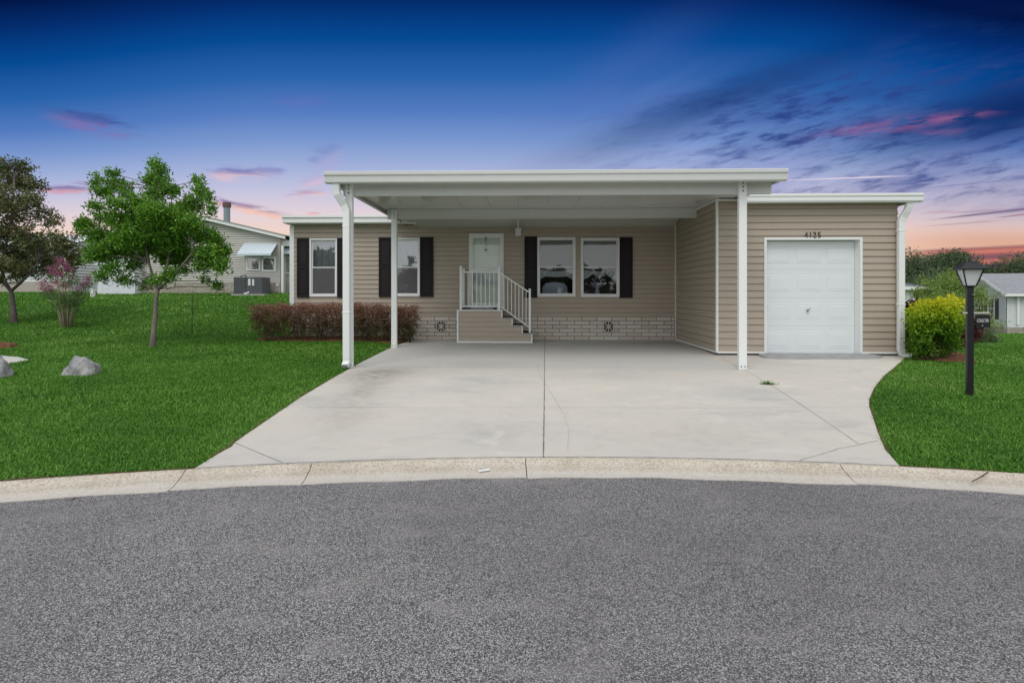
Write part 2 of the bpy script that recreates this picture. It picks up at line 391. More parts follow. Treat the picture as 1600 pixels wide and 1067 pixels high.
def rockm(t):
    p = POS(t); n = t.noise(p, 6, 7, .7, .6); n2 = t.noise(p, 24, 5, .7)
    c = t.ramp(n, [(.3, (.10, .10, .11, 1)), (.45, (.25, .25, .26, 1)), (.62, (.42, .41, .40, 1)), (.8, (.55, .53, .50, 1))])
    c = t.mix(t.sstep(.55, .7, n2) * .5, c, (.12, .12, .125, 1))
    return pbsdf(t, c, .92, .2, n2 * .6 + n * .6, .9, .03)
ROCK = mat('weathered_rock', rockm)
def shingle(name, a, b_):
    def f(t):
        p = OC(t); n = t.noise(p, 3.5, 4, .7); n2 = t.noise(p, 40, 2, .6)
        return pbsdf(t, t.mix(t.sstep(.3, .7, n * .4 + n2 * .6), a, b_), .9, .2, n2, .4, .02)
    return mat(name, f)
SHING = shingle('grey_shingles', (.20, .21, .23, 1), (.36, .37, .39, 1))
SHINGW = shingle('pale_roof_sheet', (.55, .58, .60, 1), (.68, .70, .71, 1))
def glassm(name, refl=.30, tint=(.93, .96, .96)):
    def f(t):
        lw = t.new('ShaderNodeFresnel'); lw.inputs[0].default_value = 1.6
        fr = (X(t, lw.outputs[0]) * 1.0 + refl).sat()
        tr = t.new('ShaderNodeBsdfTransparent'); tr.inputs[0].default_value = (*tint, 1)
        gl = t.new('ShaderNodeBsdfGlossy'); gl.inputs['Roughness'].default_value = .015
        b = t.new('ShaderNodeBump'); b.inputs['Strength'].default_value = .12; b.inputs['Distance'].default_value = .01
        t.put(b.inputs['Height'], t.noise(POS(t), 2.4, 1)); t.l.new(b.outputs[0], gl.inputs['Normal'])
        m = t.new('ShaderNodeMixShader'); t.l.new(fr.s, m.inputs[0]); t.l.new(tr.outputs[0], m.inputs[1]); t.l.new(gl.outputs[0], m.inputs[2])
        return m.outputs[0]
    return mat(name, f)
GLASS = glassm('window_glass', .22)
GLASS_D = glassm('shaded_window_glass', .05)
GLASS_S = glassm('storm_door_glass', .02, (.88, .93, .90))
def sheer(t):
    p = POS(t); w = t.noise(t.mapv(p, (30, 30, .5)), 1, 2)
    c = t.mix(w, (.62, .66, .70, 1), (.86, .88, .90, 1))
    d = t.new('ShaderNodeBsdfDiffuse'); t.l.new(c, d.inputs[0])
    tl = t.new('ShaderNodeBsdfTranslucent'); t.l.new(c, tl.inputs[0])
    m = t.new('ShaderNodeMixShader'); m.inputs[0].default_value = .3; t.l.new(d.outputs[0], m.inputs[1]); t.l.new(tl.outputs[0], m.inputs[2]); return m.outputs[0]
def screenm(t):
    d = t.new('ShaderNodeBsdfDiffuse'); d.inputs[0].default_value = (.26, .25, .27, 1); tr = t.new('ShaderNodeBsdfTransparent')
    m = t.new('ShaderNodeMixShader'); m.inputs[0].default_value = .42; t.l.new(tr.outputs[0], m.inputs[1]); t.l.new(d.outputs[0], m.inputs[2]); return m.outputs[0]
SCREEN = mat('insect_screen', screenm)
SHEER = mat('sheer_curtain', sheer)
BLIND = simple('grey_blind', (.42, .43, .42), .7, .3, .06, 4)
FROST = mat('frosted_panel', lambda t: pbsdf(t, t.mix(t.noise(POS(t), 6, 3), (.55, .56, .57, 1), (.74, .75, .76, 1)), .3, .5))

# ------------------------------------------------------------------ mesh helpers
class MB:
    def __init__(s): s.v = []; s.f = []
    def add(s, vs, fs):
        o = len(s.v); s.v += [tuple(p) for p in vs]; s.f += [tuple(o + i for i in f) for f in fs]; return s
    def box(s, x0, x1, y0, y1, z0, z1, M=None):
        vs = [Vector((x, y, z)) for z in (z0, z1) for y in (y0, y1) for x in (x0, x1)]
        if M: vs = [M @ p for p in vs]
        return s.add(vs, [(0, 2, 3, 1), (4, 5, 7, 6), (0, 1, 5, 4), (2, 6, 7, 3), (0, 4, 6, 2), (1, 3, 7, 5)])
    def quad(s, a, b, c, d): return s.add([a, b, c, d], [(0, 1, 2, 3)])
    def extr_x(s, prof, x0, x1, cap=True):      # prof: closed loop of (y,z)
        n = len(prof); vs = [(x0, y, z) for y, z in prof] + [(x1, y, z) for y, z in prof]
        fs = [(i, (i + 1) % n, n + (i + 1) % n, n + i) for i in range(n)]
        if cap: fs += [tuple(range(n))[::-1], tuple(range(n, 2 * n))]
        return s.add(vs, fs)
    def tube(s, pts, rad, n=8, cap=True):
        pts = [Vector(p) for p in pts]; rad = rad if hasattr(rad, '__len__') else [rad] * len(pts)
        vs = []; ref = None
        for i, p in enumerate(pts):
            d = (pts[min(i + 1, len(pts) - 1)] - pts[max(i - 1, 0)])
            d = d.normalized() if d.length > 1e-9 else Vector((0, 0, 1))
            if ref is None: ref = Vector((1, 0, 0)) if abs(d.x) < .8 else Vector((0, 1, 0))
            a = (ref - d * ref.dot(d)).normalized(); b = d.cross(a); ref = a
            for k in range(n):
                t = 2 * math.pi * k / n; vs.append(p + (a * math.cos(t) + b * math.sin(t)) * rad[i])
        fs = []
        for i in range(len(pts) - 1):
            for k in range(n): fs.append((i * n + k, i * n + (k + 1) % n, (i + 1) * n + (k + 1) % n, (i + 1) * n + k))
        if cap: fs += [tuple(range(n))[::-1], tuple(range((len(pts) - 1) * n, len(pts) * n))]
        return s.add(vs, fs)
    def rsweep(s, pts, wa, wb, ax):             # rectangular section: wa along the fixed axis ax, wb across the path
        pts = [Vector(p) for p in pts]; ax = Vector(ax).normalized(); vs = []
        for i, p in enumerate(pts):
            t = Vector((0, 0, 0))
            if i > 0: t += (p - pts[i - 1]).normalized()
            if i < len(pts) - 1: t += (pts[i + 1] - p).normalized()
            b = t.normalized().cross(ax).normalized()
            for sa, sb in ((-1, -1), (1, -1), (1, 1), (-1, 1)): vs.append(p + ax * sa * wa / 2 + b * sb * wb / 2)
        fs = []
        for i in range(len(pts) - 1):
            for k in range(4): fs.append((i * 4 + k, i * 4 + (k + 1) % 4, (i + 1) * 4 + (k + 1) % 4, (i + 1) * 4 + k))
        fs += [(3, 2, 1, 0), tuple(range(len(vs) - 4, len(vs)))]
        return s.add(vs, fs)
    def lathe(s, prof, c, n=16):
        vs = []; fs = []
        for r, z in prof:
            for k in range(n): t = 2 * math.pi * k / n; vs.append((c[0] + r * math.cos(t), c[1] + r * math.sin(t), c[2] + z))
        for i in range(len(prof) - 1):
            for k in range(n): fs.append((i * n + k, i * n + (k + 1) % n, (i + 1) * n + (k + 1) % n, (i + 1) * n + k))
        fs += [tuple(range(n))[::-1], tuple(range((len(prof) - 1) * n, len(prof) * n))]
        return s.add(vs, fs)
    def build(s, name, m, parent=None, bevel=0, smooth=False, fix=True):
        me = bpy.data.meshes.new(name); org = Vector((0, 0, 0))
        if parent is not None: org = Vector(parent['_o']) if '_o' in parent else Vector((0, 0, 0))
        me.from_pydata([(v[0] - org.x, v[1] - org.y, v[2] - org.z) for v in s.v], [], s.f); me.materials.append(m)
        if fix:
            bm = bmesh.new(); bm.from_mesh(me); bmesh.ops.recalc_face_normals(bm, faces=bm.faces); bm.to_mesh(me); bm.free()
        if smooth:
            for p in me.polygons: p.use_smooth = True
        o = bpy.data.objects.new(name, me); COL.objects.link(o)
        if parent is not None: o.parent = parent; o['_o'] = tuple(org)
        if bevel:
            b = o.modifiers.new('bevel', 'BEVEL'); b.width = bevel; b.segments = 2; b.limit_method = 'ANGLE'; b.angle_limit = .6
        return o
def tag(o, label=None, cat=None, group=None, kind=None):
    if label: o['label'] = label
    if cat: o['category'] = cat
    if group: o['group'] = group
    if kind: o['kind'] = kind
    return o
def thing(name, label, cat, loc=(0, 0, 0), group=None):
    o = bpy.data.objects.new(name, None); COL.objects.link(o); o.location = loc; o.empty_display_size = .2
    o['_o'] = tuple(loc); return tag(o, label, cat, group)
def npmesh(name, V, Fc, m, parent=None, origin=None):
    me = bpy.data.meshes.new(name); k = Fc.shape[1]
    org = np.array(parent['_o']) if parent is not None else np.zeros(3)
    V = V - org
    me.vertices.add(len(V)); me.vertices.foreach_set('co', V.astype(np.float32).ravel())
    me.loops.add(Fc.size); me.loops.foreach_set('vertex_index', Fc.astype(np.int32).ravel())
    me.polygons.add(len(Fc)); me.polygons.foreach_set('loop_start', np.arange(0, Fc.size, k, dtype=np.int32))
    me.polygons.foreach_set('loop_total', np.full(len(Fc), k, dtype=np.int32))
    me.update(calc_edges=True); me.materials.append(m)
    o = bpy.data.objects.new(name, me); COL.objects.link(o)
    if parent is not None: o.parent = parent; o['_o'] = tuple(org)
    return o

# ================================================================== SETTING
CC = Vector((.78, -12.6, 0)); RB, RF = 16.92, 16.66      # round end of the street: back and front of the kerb
def polar(th, r): return CC.x + r * math.sin(th), CC.y + r * math.cos(th)
def th_of(x): return math.asin((x - CC.x) / RB)
# lawn terrain
ths = list(np.radians(np.arange(-60, 60, .5))) + list(np.radians(np.arange(60, 300, 4)))
rs = [16.905]; 
while rs[-1] < 34: rs.append(rs[-1] + .16)
while rs[-1] < 300: rs.append(rs[-1] * 1.06)
th_a, r_a = np.meshgrid(ths, rs); nx, ny = th_a.shape[1], th_a.shape[0]
gx = CC.x + r_a * np.sin(th_a); gy = CC.y + r_a * np.cos(th_a)
gz = TZ(gx, gy) - .012
V = np.stack([gx, gy, gz], -1).reshape(-1, 3)
i, j = np.meshgrid(np.arange(ny - 1), np.arange(nx), indexing='ij'); j2 = (j + 1) % nx
Fq = np.stack([i * nx + j, i * nx + j2, (i + 1) * nx + j2, (i + 1) * nx + j], -1).reshape(-1, 4)[:, ::-1]
lawn = npmesh('lawn', V, Fq, LAWN); tag(lawn, kind='structure')
for p in lawn.data.polygons: p.use_smooth = True
# street
mb = MB(); n = 240
vs = [(CC.x, CC.y, 0)] + [(CC.x + 16.70 * math.sin(2 * math.pi * k / n), CC.y + 16.70 * math.cos(2 * math.pi * k / n), 0) for k in range(n)]
mb.add(vs, [(0, 1 + (k + 1) % n, 1 + k) for k in range(n)])
tag(mb.build('street', ASPH), kind='structure')
# kerb: cast in lengths with open joints
jt = sorted([th_of(G(p, 718).x) for p in (-420, 320, 495, 821, 1299, 1900)])
jt = [-1.2, -.9, -.6] + jt + [.6, .9, 1.2, 1.8, 2.6, 3.4, 4.2]
for a in range(len(jt) - 1):
    t0, t1 = jt[a] + .00022, jt[a + 1] - .00022
    k = max(3, int((t1 - t0) / .012)); mb = MB(); rows = []
    for q in range(k + 1):
        t = t0 + (t1 - t0) * q / k; row = []
        for r, h in ((RF - .03 + .010 * math.sin(q * 1.7 + a) + .014 * math.sin(q * .53 + a * 2), -.08), (RF - .03 + .010 * math.sin(q * 1.7 + a) + .014 * math.sin(q * .53 + a * 2), .006), (RF + .05, .009), (RF + .11, .020), (RF + .19, .6), (RB - .02, .97), (RB, 1.0), (RB, -2)):
            x, y = polar(t, r); top = tz(x, y) + .004
            z = h if h < .03 else top * h
            if h == -2: z = -.08
            row.append((x, y, z))
        rows.append(row)
    m_ = len(rows[0]); vs = [p for r_ in rows for p in r_]
    fs = [(q * m_ + w, q * m_ + w + 1, (q + 1) * m_ + w + 1, (q + 1) * m_ + w) for q in range(k) for w in range(m_ - 1)]
    fs += [tuple(range(m_)), tuple(range(k * m_, k * m_ + m_))[::-1]]
    mb.add(vs, fs); tag(mb.build('kerb', KERB), kind='structure')
mb = MB(); t_ = [(-1.2 + 5.4 * q / 300) for q in range(301)]
vs = []
for t in t_:
    for r in (RF, RB): x, y = polar(t, r); vs.append((x, y, -.03 if r == RF else .02))
mb.add(vs, [(2 * q, 2 * q + 1, 2 * q + 3, 2 * q + 2) for q in range(300)]); tag(mb.build('kerb_bed', MORTAR), kind='structure')

GX, YM, YG = 3.96, 13.65, 10.71
# driveway slab
lp = [(335, 713), (362, 698), (368, 691), (385, 679), (420, 655), (470, 621), (520, 591), (565, 566), (605, 546), (628, 537), (640, 531.8)]
rp = [(1410, 561), (1407, 566), (1395, 576), (1379, 589), (1366, 606), (1358, 624), (1358, 636), (1363, 650), (1373, 680), (1383, 703), (1394, 723)]
left = [G(*p).xy for p in lp]; right = [G(*p).xy for p in rp]
rr = RB + .008
def rim(p): d = (Vector((p[0], p[1])) - CC.xy); return d.length
t0 = math.asin((G(312, 728).x - CC.x) / rr); t1 = math.asin((right[-1].x - CC.x) / rr)
front = [Vector(polar(t0 + (t1 - t0) * k / 60, rr)) for k in range(61)]
drive = [Vector(p) for p in left] + [Vector((left[-1].x + .18, 13.5)), Vector((left[-1].x + .2, 13.75)), Vector((GX + .1, 13.75)), Vector((GX + .1, YG + .25)), Vector((7.7, YG + .25)), Vector((7.7, YG - .1))]
drive += [Vector(p) for p in right[1:-1]] + front[::-1]
def slab(name, poly, top, thick, m, kind='structure'):
    bm = bmesh.new(); vs = [bm.verts.new((p[0], p[1], top(p[0], p[1]))) for p in poly]; f = bm.faces.new(vs)
    r = bmesh.ops.extrude_face_region(bm, geom=[f])
    for g in r['geom']:
        if isinstance(g, bmesh.types.BMVert): g.co.z -= thick
    bmesh.ops.recalc_face_normals(bm, faces=bm.faces); bmesh.ops.triangulate(bm, faces=bm.faces)
    me = bpy.data.meshes.new(name); bm.to_mesh(me); bm.free(); me.materials.append(m)
    o = bpy.data.objects.new(name, me); COL.objects.link(o); return tag(o, kind=kind)
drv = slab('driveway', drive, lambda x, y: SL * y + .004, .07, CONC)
# joints and cracks: thin sealed lines
JM = simple('joint_filler', (.20, .19, .175), .9, .1, .3, 20)
CRK = simple('hairline_crack', (.46, .44, .40), .9, .1, .3, 20)
def line_strip(mb, pts, w, jit=.0, off=.0075):
    P = []
    for a, b in zip(pts[:-1], pts[1:]):
        a, b = Vector(a), Vector(b); k = max(2, int((b - a).length / .08))
        for q in range(k): P.append(a.lerp(b, q / k))
    P.append(Vector(pts[-1])); vs = []
    for q, p in enumerate(P):
        t = (P[min(q + 1, len(P) - 1)] - P[max(q - 1, 0)]).normalized(); nn = Vector((-t.y, t.x))
        p = p + nn * random.uniform(-jit, jit); ww = w * random.uniform(.6, 1.25) / 2
        for s_ in (-1, 1): r = p + nn * s_ * ww; vs.append((r.x, r.y, SL * r.y + off))
    mb.add(vs, [(2 * q, 2 * q + 1, 2 * q + 3, 2 * q + 2) for q in range(len(P) - 1)])
g2 = lambda *p: G(*p).xy
mb = MB(); line_strip(mb, [g2(851, 532), g2(850.5, 620), g2(849, 716)], .010, .0015); 
o = mb.build('expansion_joint', JM, drv); 
mb = MB()
line_strip(mb, [g2(368, 693), g2(442, 724)], .0045, .002)
line_strip(mb, [g2(1126, 559), g2(1170, 582), g2(1212, 606.5), g2(1257, 636), g2(1341, 694)], .0045, .004)
line_strip(mb, [g2(1250, 720), g2(1310, 702), g2(1372.5, 689)], .004, .006)
line_strip(mb, [g2(500, 573.5), g2(700, 573.5), g2(850, 574)], .012, .002) if 0 else line_strip(mb, [g2(560, 573.5), g2(700, 573.5), g2(846, 574)], .007, .002)
line_strip(mb, [g2(855, 573), g2(1160, 577)], .006, .003)
o = mb.build('control_joint', JM, drv)
mb = MB()
line_strip(mb, [g2(478, 637), g2(560, 637), g2(636, 637)], .008, .002); line_strip(mb, [g2(636, 637), g2(846, 636.5)], .0035, .003)
line_strip(mb, [g2(855, 637), g2(1100, 638), g2(1358, 636.5)], .006, .003)
line_strip(mb, [g2(1215, 606.5), g2(1290, 612), g2(1357, 620)], .005, .004)
line_strip(mb, [g2(530, 606), g2(840, 606)], .005, .002)
line_strip(mb, [g2(838, 567), g2(845, 590), g2(866, 622), g2(878, 645)], .004, .006)
line_strip(mb, [g2(880, 645), g2(889, 672), g2(887, 705)], .003, .004)
mb.build('hairline_crack', CRK, drv)
mb = MB(); line_strip(mb, [p + (CC.xy - p).normalized() * -.004 for p in front], .007, .0025, .0085); mb.build('kerb_joint', JM, drv)
# cement ramp at the garage door
yb = YG + .04
rampP = [Vector((XW(1186, YG), yb)), Vector((XW(1180, YG), 10.50)), Vector((XW(1192, 10.4), 10.28)), Vector((XW(1225, 10.2), 10.16)), Vector((XW(1330, 10.2), 10.16)), Vector((XW(1362, 10.4), 10.26)), Vector((XW(1367, YG), 10.48)), Vector((XW(1350, YG), yb))]
slab('garage_ramp', rampP, lambda x, y: SL * y + .008 + .045 * max(0, min(1, (y - 10.2) / .45)), .04, PATCH)
# mulch strip under the hedge
mul = [G(403, 531, .05).xy, G(470, 533.5, .03).xy, G(560, 534.5, 0.01).xy, G(622, 537, 0).xy, (left[-1].x + .0, left[-1].y + .0), (left[-1].x, 13.66), (-6.9, 13.66), (-7.1, 13.2)]
mul = [Vector(p) for p in mul]
def patch(name, poly, m, h=.02, res=.12):
    """ground patch following the terrain"""
    xs = [p[0] for p in poly]; ys = [p[1] for p in poly]
    bm = bmesh.new(); f = bm.faces.new([bm.verts.new((p[0], p[1], 0)) for p in poly])
    for ax, lo_, hi_ in ((0, min(xs), max(xs)), (1, min(ys), max(ys))):
        c = lo_ + res
        while c < hi_:
            co = [0, 0, 0]; co[ax] = c; no = [0, 0, 0]; no[ax] = 1
            bmesh.ops.bisect_plane(bm, geom=bm.verts[:] + bm.edges[:] + bm.faces[:], plane_co=co, plane_no=no); c += res
    for v_ in bm.verts:
        edge = any(len(e.link_faces) < 2 for e in v_.link_edges)
        v_.co.z = tz(v_.co.x, v_.co.y) + (h * random.uniform(.6, 1.4) if not edge else -.005)
    bmesh.ops.recalc_face_normals(bm, faces=bm.faces)
    me = bpy.data.meshes.new(name); bm.to_mesh(me); bm.free(); me.materials.append(m)
    o = bpy.data.objects.new(name, me); COL.objects.link(o); return tag(o, kind='structure')
patch('mulch_bed', mul, MULCH)
mulL = [GT(*p)[0].xy for p in ((-60, 534), (0, 536), (22, 538.5), (32, 541), (16, 543.5), (-20, 545), (-60, 546))]
patch('mulch_bed', mulL, MULCH, .05)
pad = [GT(*p)[0].xy for p in ((-70, 553), (5, 555), (30, 558.5), (47, 562), (24, 566), (10, 569), (-70, 580))]
o = patch('concrete_pad', pad, CONC, .025, .5)
mulR = [Vector(p) for p in ((7.72, 10.25), (8.0, 9.95), (8.6, 9.95), (8.9, 10.5), (9.4, 11.4), (9.6, 12.4), (7.72, 12.8))]
patch('mulch_bed', mulR, MULCH)

SOIL = soil('bare_edge_soil', (.06, .035, .02, 1), (.20, .13, .08, 1))
def soil_edge(pts, w=.05):
    mb = MB(); P = []
    for a, b in zip(pts[:-1], pts[1:]):
        a, b = Vector(a), Vector(b); k = max(2, int((b - a).length / .05)); P += [a.lerp(b, q / k) for q in range(k)]
    P.append(Vector(pts[-1])); vs = []
    for q, p in enumerate(P):
        t = (P[min(q + 1, len(P) - 1)] - P[max(q - 1, 0)]).normalized(); nn = Vector((-t.y, t.x)); ww = w * (.6 + .5 * math.sin(q * .37) * math.sin(q * .11) + random.uniform(0, .5))
        o1, o2 = p - nn * .02, p + nn * ww; vs += [(o1.x, o1.y, tz(o1.x, o1.y) - .004), (o2.x, o2.y, tz(o2.x, o2.y) + .002)]
    mb.add(vs, [(2 * q, 2 * q + 1, 2 * q + 3, 2 * q + 2) for q in range(len(P) - 1)]); return tag(mb.build('soil_edge', SOIL), kind='structure')
soil_edge([Vector(p) for p in left], .05)
soil_edge([Vector(polar(t0 - .42 * (1 - k / 40), RB + .004)) for k in range(41)], .045)
soil_edge([Vector(p) for p in right[1:]], .03)
soil_edge([Vector(polar(t1 + .42 * k / 40, RB + .004)) for k in range(41)], .035)
def inpoly(x, y, poly):
    r = np.zeros(len(x), bool); n_ = len(poly)
    for a in range(n_):
        x1, y1 = poly[a]; x2, y2 = poly[(a + 1) % n_]
        if y1 == y2: continue
        c = ((y1 > y) != (y2 > y)) & (x < (x2 - x1) * (y - y1) / (y2 - y1) + x1); r ^= c
    return r
def blades(n, d0, d1, u0, u1, L, Wd, name_only=False):
    # uniform per ground area inside a wedge
    d = np.sqrt(RNG.uniform(d0 * d0, d1 * d1, n)); uu = RNG.uniform(u0, u1, n)
    x = d * (-PS + PC * uu); y = d * (PC + PS * uu)
    keep = (np.hypot(x - CC.x, y - CC.y) > RB + .0 + np.abs(RNG.normal(0, .03, n))) & ~inpoly(x, y, drive) & ~inpoly(x, y, mul) & ~inpoly(x, y, mulL) & ~inpoly(x, y, pad) & ~inpoly(x, y, mulR)
    keep &= ~((x > -6.4) & (x < 7.65) & (y > 13.6)) & ~((x > 3.9) & (x < 7.65) & (y > 10.7))
    x, y = x[keep], y[keep]; n = len(x); z = TZ(x, y) - .012
    den = .5 + .5 * np.sin(x * 3.1 + np.sin(y * 2.3) * 1.3) * np.sin(y * 2.7 + np.sin(x * 1.9))
    a = RNG.uniform(0, 2 * np.pi, n); ln = L * RNG.uniform(.55, 1.25, n) * (.8 + .35 * den); w = Wd * RNG.uniform(.7, 1.2, n)
    lean = RNG.uniform(.45, 1.08, n)
    dx_, dy_ = np.cos(a), np.sin(a); px_, py_ = -dy_, dx_
    B = np.stack([x, y, z], -1)
    dirv = np.stack([dx_ * lean, dy_ * lean, np.sqrt(1 - (lean * .9) ** 2)], -1); side = np.stack([px_, py_, 0 * px_], -1)
    drop = np.stack([dx_ * .35, dy_ * .35, -.25 * np.ones(n)], -1)
    m1 = B + dirv * (ln * .55)[:, None]; tip = B + dirv * ln[:, None] + drop * (ln * lean)[:, None]
    V = np.stack([B - side * w[:, None] / 2, B + side * w[:, None] / 2, m1 + side * w[:, None] * .45, m1 - side * w[:, None] * .45, tip], 1)
    k = (np.arange(n) * 5)[:, None]
    Ft = np.concatenate([k + np.array([[0, 1, 2]]), k + np.array([[0, 2, 3]]), k + np.array([[3, 2, 4]])], 0)
    return V.reshape(-1, 3), Ft
parts = []
def addz(dens, d0, d1, u0, u1, L, Wd):
    area = (d1 * d1 - d0 * d0) / 2 * (u1 - u0); parts.append(blades(int(area * dens), d0, d1, u0, u1, L, Wd))
for (u0_, u1_) in ((-1.2, -.28), (.62, 1.2)):
    addz(8500, 3.2, 6.0, u0_, u1_, .042, .0056)
    addz(4600, 6.0, 9.5, u0_, u1_, .045, .0075)
    addz(2200, 9.5, 14.0, u0_, u1_, .050, .011)
    addz(600, 14.0, 19.0, u0_, u1_, .060, .018)
    addz(230, 19.0, 30.0, u0_, u1_, .070, .030)
addz(1500, 9.5, 13.9, -.28, -.2, .05, .012)
addz(60, 30, 48, -1.2, -.4, .09, .06); addz(60, 30, 48, .7, 1.2, .09, .06)
off = 0; Vs = []; Fs = []
for V_, F_ in parts: Vs.append(V_); Fs.append(F_ + off); off += len(V_)
gr = npmesh('grass', np.concatenate(Vs), np.concatenate(Fs), GRASS)
tag(gr, 'short bright green lawn grass on both sides of the driveway', 'grass', kind='stuff')
del Vs, Fs, parts

# ================================================================== HOUSE
def siding(mb, P0, du, out, length, z0, z1, pitch, openings=(), flat=False):
    """lapped boards; openings = [(s0,s1,z0,z1)]"""
    P0, du, out = Vector(P0), Vector(du), Vector(out)
    cuts = sorted({0.0, length, *[c for o in openings for c in o[:2]]})
    def pt(s_, off, z): p = P0 + du * s_ + out * off; return (p.x, p.y, z)
    for s0, s1 in zip(cuts[:-1], cuts[1:]):
        if s1 - s0 < 1e-5: continue
        ops = [o for o in openings if o[0] < (s0 + s1) / 2 < o[1]]
        k = 0
        while z0 + k * pitch < z1 - 1e-6:
            zb = z0 + k * pitch; zt = min(zb + pitch, z1); k += 1
            segs = [(zb, zt)]
            for o in ops:
                ns = []
                for a, b in segs:
                    if o[3] <= a or o[2] >= b: ns.append((a, b)); continue
                    if o[2] > a: ns.append((a, o[2]))
                    if o[3] < b: ns.append((o[3], b))
                segs = ns
            for a, b in segs:
                prf = [(0, .024), (.46, .017), (.50, .0135), (.87, .010), (.885, -.002), (1.0, -.002)]
                if flat: prf = [(0, .019), (.90, .009), (.91, .004), (1.0, .004)]
                def f(z):
                    t = (z - zb) / pitch
                    for (t0_, o0_), (t1_, o1_) in zip(prf[:-1], prf[1:]):
                        if t <= t1_ + 1e-9: return o0_ + (o1_ - o0_) * max(0, (t - t0_)) / (t1_ - t0_)
                    return prf[-1][1]
                pts = [(a, f(a))] + [(zb + t_ * pitch, o__) for t_, o__ in prf if a + 1e-6 < zb + t_ * pitch < b - 1e-6] + [(b, f(b))]
                if abs(a - zb) < 1e-6:   # underside lip of the board
                    mb.quad(pt(s0, .0, a), pt(s1, .0, a), pt(s1, f(a), a), pt(s0, f(a), a))
                for (za, oa), (zb_, ob) in zip(pts[:-1], pts[1:]):
                    mb.quad(pt(s0, oa, za), pt(s1, oa, za), pt(s1, ob, zb_), pt(s0, ob, zb_))
    return mb
HX0, HX1 = -6.33, 7.60
house = thing('mobile_home', 'single storey tan vinyl sided home with black shutters and an attached one car garage', 'house', (GX, YM, .2))
ZB, ZT = .815, 3.28; ZG0, ZG1 = .240, 3.37
# windows: (px left, px right, py top, py bottom)
WINS = [(484.5, 527.5, 373, 463.5), (613.5, 656.5, 372, 463), (839.5, 899, 371, 463.5), (907.5, 967.5, 372, 464)]
wr = [(XW(a, YM), XW(b, YM), ZW((a + b) / 2, d, YM), ZW((a + b) / 2, c, YM)) for a, b, c, d in WINS]
dr = (XW(733, YM), XW(787, YM), 1.05, ZW(760, 365, YM))
openings = [(a - HX0 + .02, b - HX0 - .02, c + .02, d - .02) for a, b, c, d in wr] + [(dr[0] - HX0 + .03, dr[1] - HX0 - .03, dr[2], dr[3] - .03)]
mb = MB(); siding(mb, (HX0, YM, 0), (1, 0, 0), (0, -1, 0), GX - HX0, ZB, ZT, .1255, openings)
siding(mb, (HX0, 22, 0), (0, -1, 0), (-1, 0, 0), 22 - YM, ZB, ZT, .1255)
mb.build('wall', TAN, house, fix=False)
gd = (XW(1197, YG), XW(1342.5, YG), .175, ZW(1270, 375, YG))
mb = MB(); siding(mb, (GX, YG, 0), (1, 0, 0), (0, -1, 0), HX1 - GX, ZG0, ZG1, .1405, [(gd[0] - GX, gd[1] - GX, 0, gd[3])])
siding(mb, (GX, YM + .1, 0), (0, -1, 0), (-1, 0, 0), YM + .1 - YG, ZG0, 3.45, .1405)
siding(mb, (HX1, YG, 0), (0, 1, 0), (1, 0, 0), 22 - YG, ZG0, ZG1, .1405)
mb.build('garage_wall', TAN, house, fix=False)
# backing so no light leaks through the laps
mb = MB()
def backing(mb, x0, x1, y, z0, z1, ops, t=.05):
    cuts = sorted({x0, x1, *[c for o in ops for c in o[:2]]})
    for a, b in zip(cuts[:-1], cuts[1:]):
        zz = [(z0, z1)]
        for o in ops:
            if o[0] < (a + b) / 2 < o[1]: zz = [(q, w) for q, w in ((z0, o[2]), (o[3], z1)) if w - q > .001]
        for q, w in zz: mb.box(a, b, y + .004, y + t, q, w)
backing(mb, HX0 + .01, GX, YM, .1, 3.3, [(a + .02, b - .02, c + .02, d - .02) for a, b, c, d in wr] + [(dr[0] + .03, dr[1] - .03, dr[2], dr[3] - .03)])
backing(mb, GX + .06, HX1 - .06, YG, .0, 3.36, [(gd[0], gd[1], 0.0, gd[3])])
mb.box(GX + .004, GX + .05, YG + .06, 22, 0, 3.44); mb.box(HX1 - .05, HX1 - .004, YG + .06, 22, -.6, 3.36); mb.box(HX0 + .004, HX0 + .05, YM + .06, 22, 0, 3.27)
mb.box(HX0 + .06, HX1 - .06, 21.9, 22, -.6, 3.3)
for a, b, c, d in wr: mb.box(a - .3, b + .3, YM + 1.5, YM + 1.52, c - .5, d + .3)
mb.box(HX0 + .1, GX, YM + .06, 21.8, 3.31, 3.34); mb.box(HX0 + .1, GX, YM + .06, YM + 2, .70, .72)
mb.build('inner_wall', DARKIN, house)
# trims
mb = MB()
mb.box(HX0 - .035, HX0 + .085, YM - .035, YM - .0195, ZB - .03, ZT - .02); mb.box(HX0 - .035, HX0 - .0195, YM - .0195, YM + .09, ZB - .03, ZT - .02)
mb.build('corner_trim', WHITE, house)
mb = MB(); mb.box(GX - .034, GX + .006, YG - .034, YG - .019, ZG0 - .02, 3.40); mb.box(GX - .034, GX - .019, YG - .019, YG + .03, ZG0 - .02, 3.40); mb.build('corner_trim', WHITE, house)
mb = MB(); mb.box(GX - .033, GX - .001, YM - .05, YM - .018, .2, 3.36); mb.build('corner_trim', WHITE, house)
mb = MB(); mb.box(GX + .006, gd[0] - .05, YG - .030, YG - .004, ZG0 - .03, ZG0 + .006); mb.build('starter_trim', WHITE, house); mb = MB(); mb.box(gd[1] + .05, HX1 + .03, YG - .030, YG - .004, ZG0 - .03, ZG0 + .006); mb.build('starter_trim', WHITE, house); mb = MB()
mb.box(GX - .030, GX - .004, YG + .03, YM - .05, ZG0 - .03, ZG0 + .006)
mb.build('starter_trim', WHITE, house)
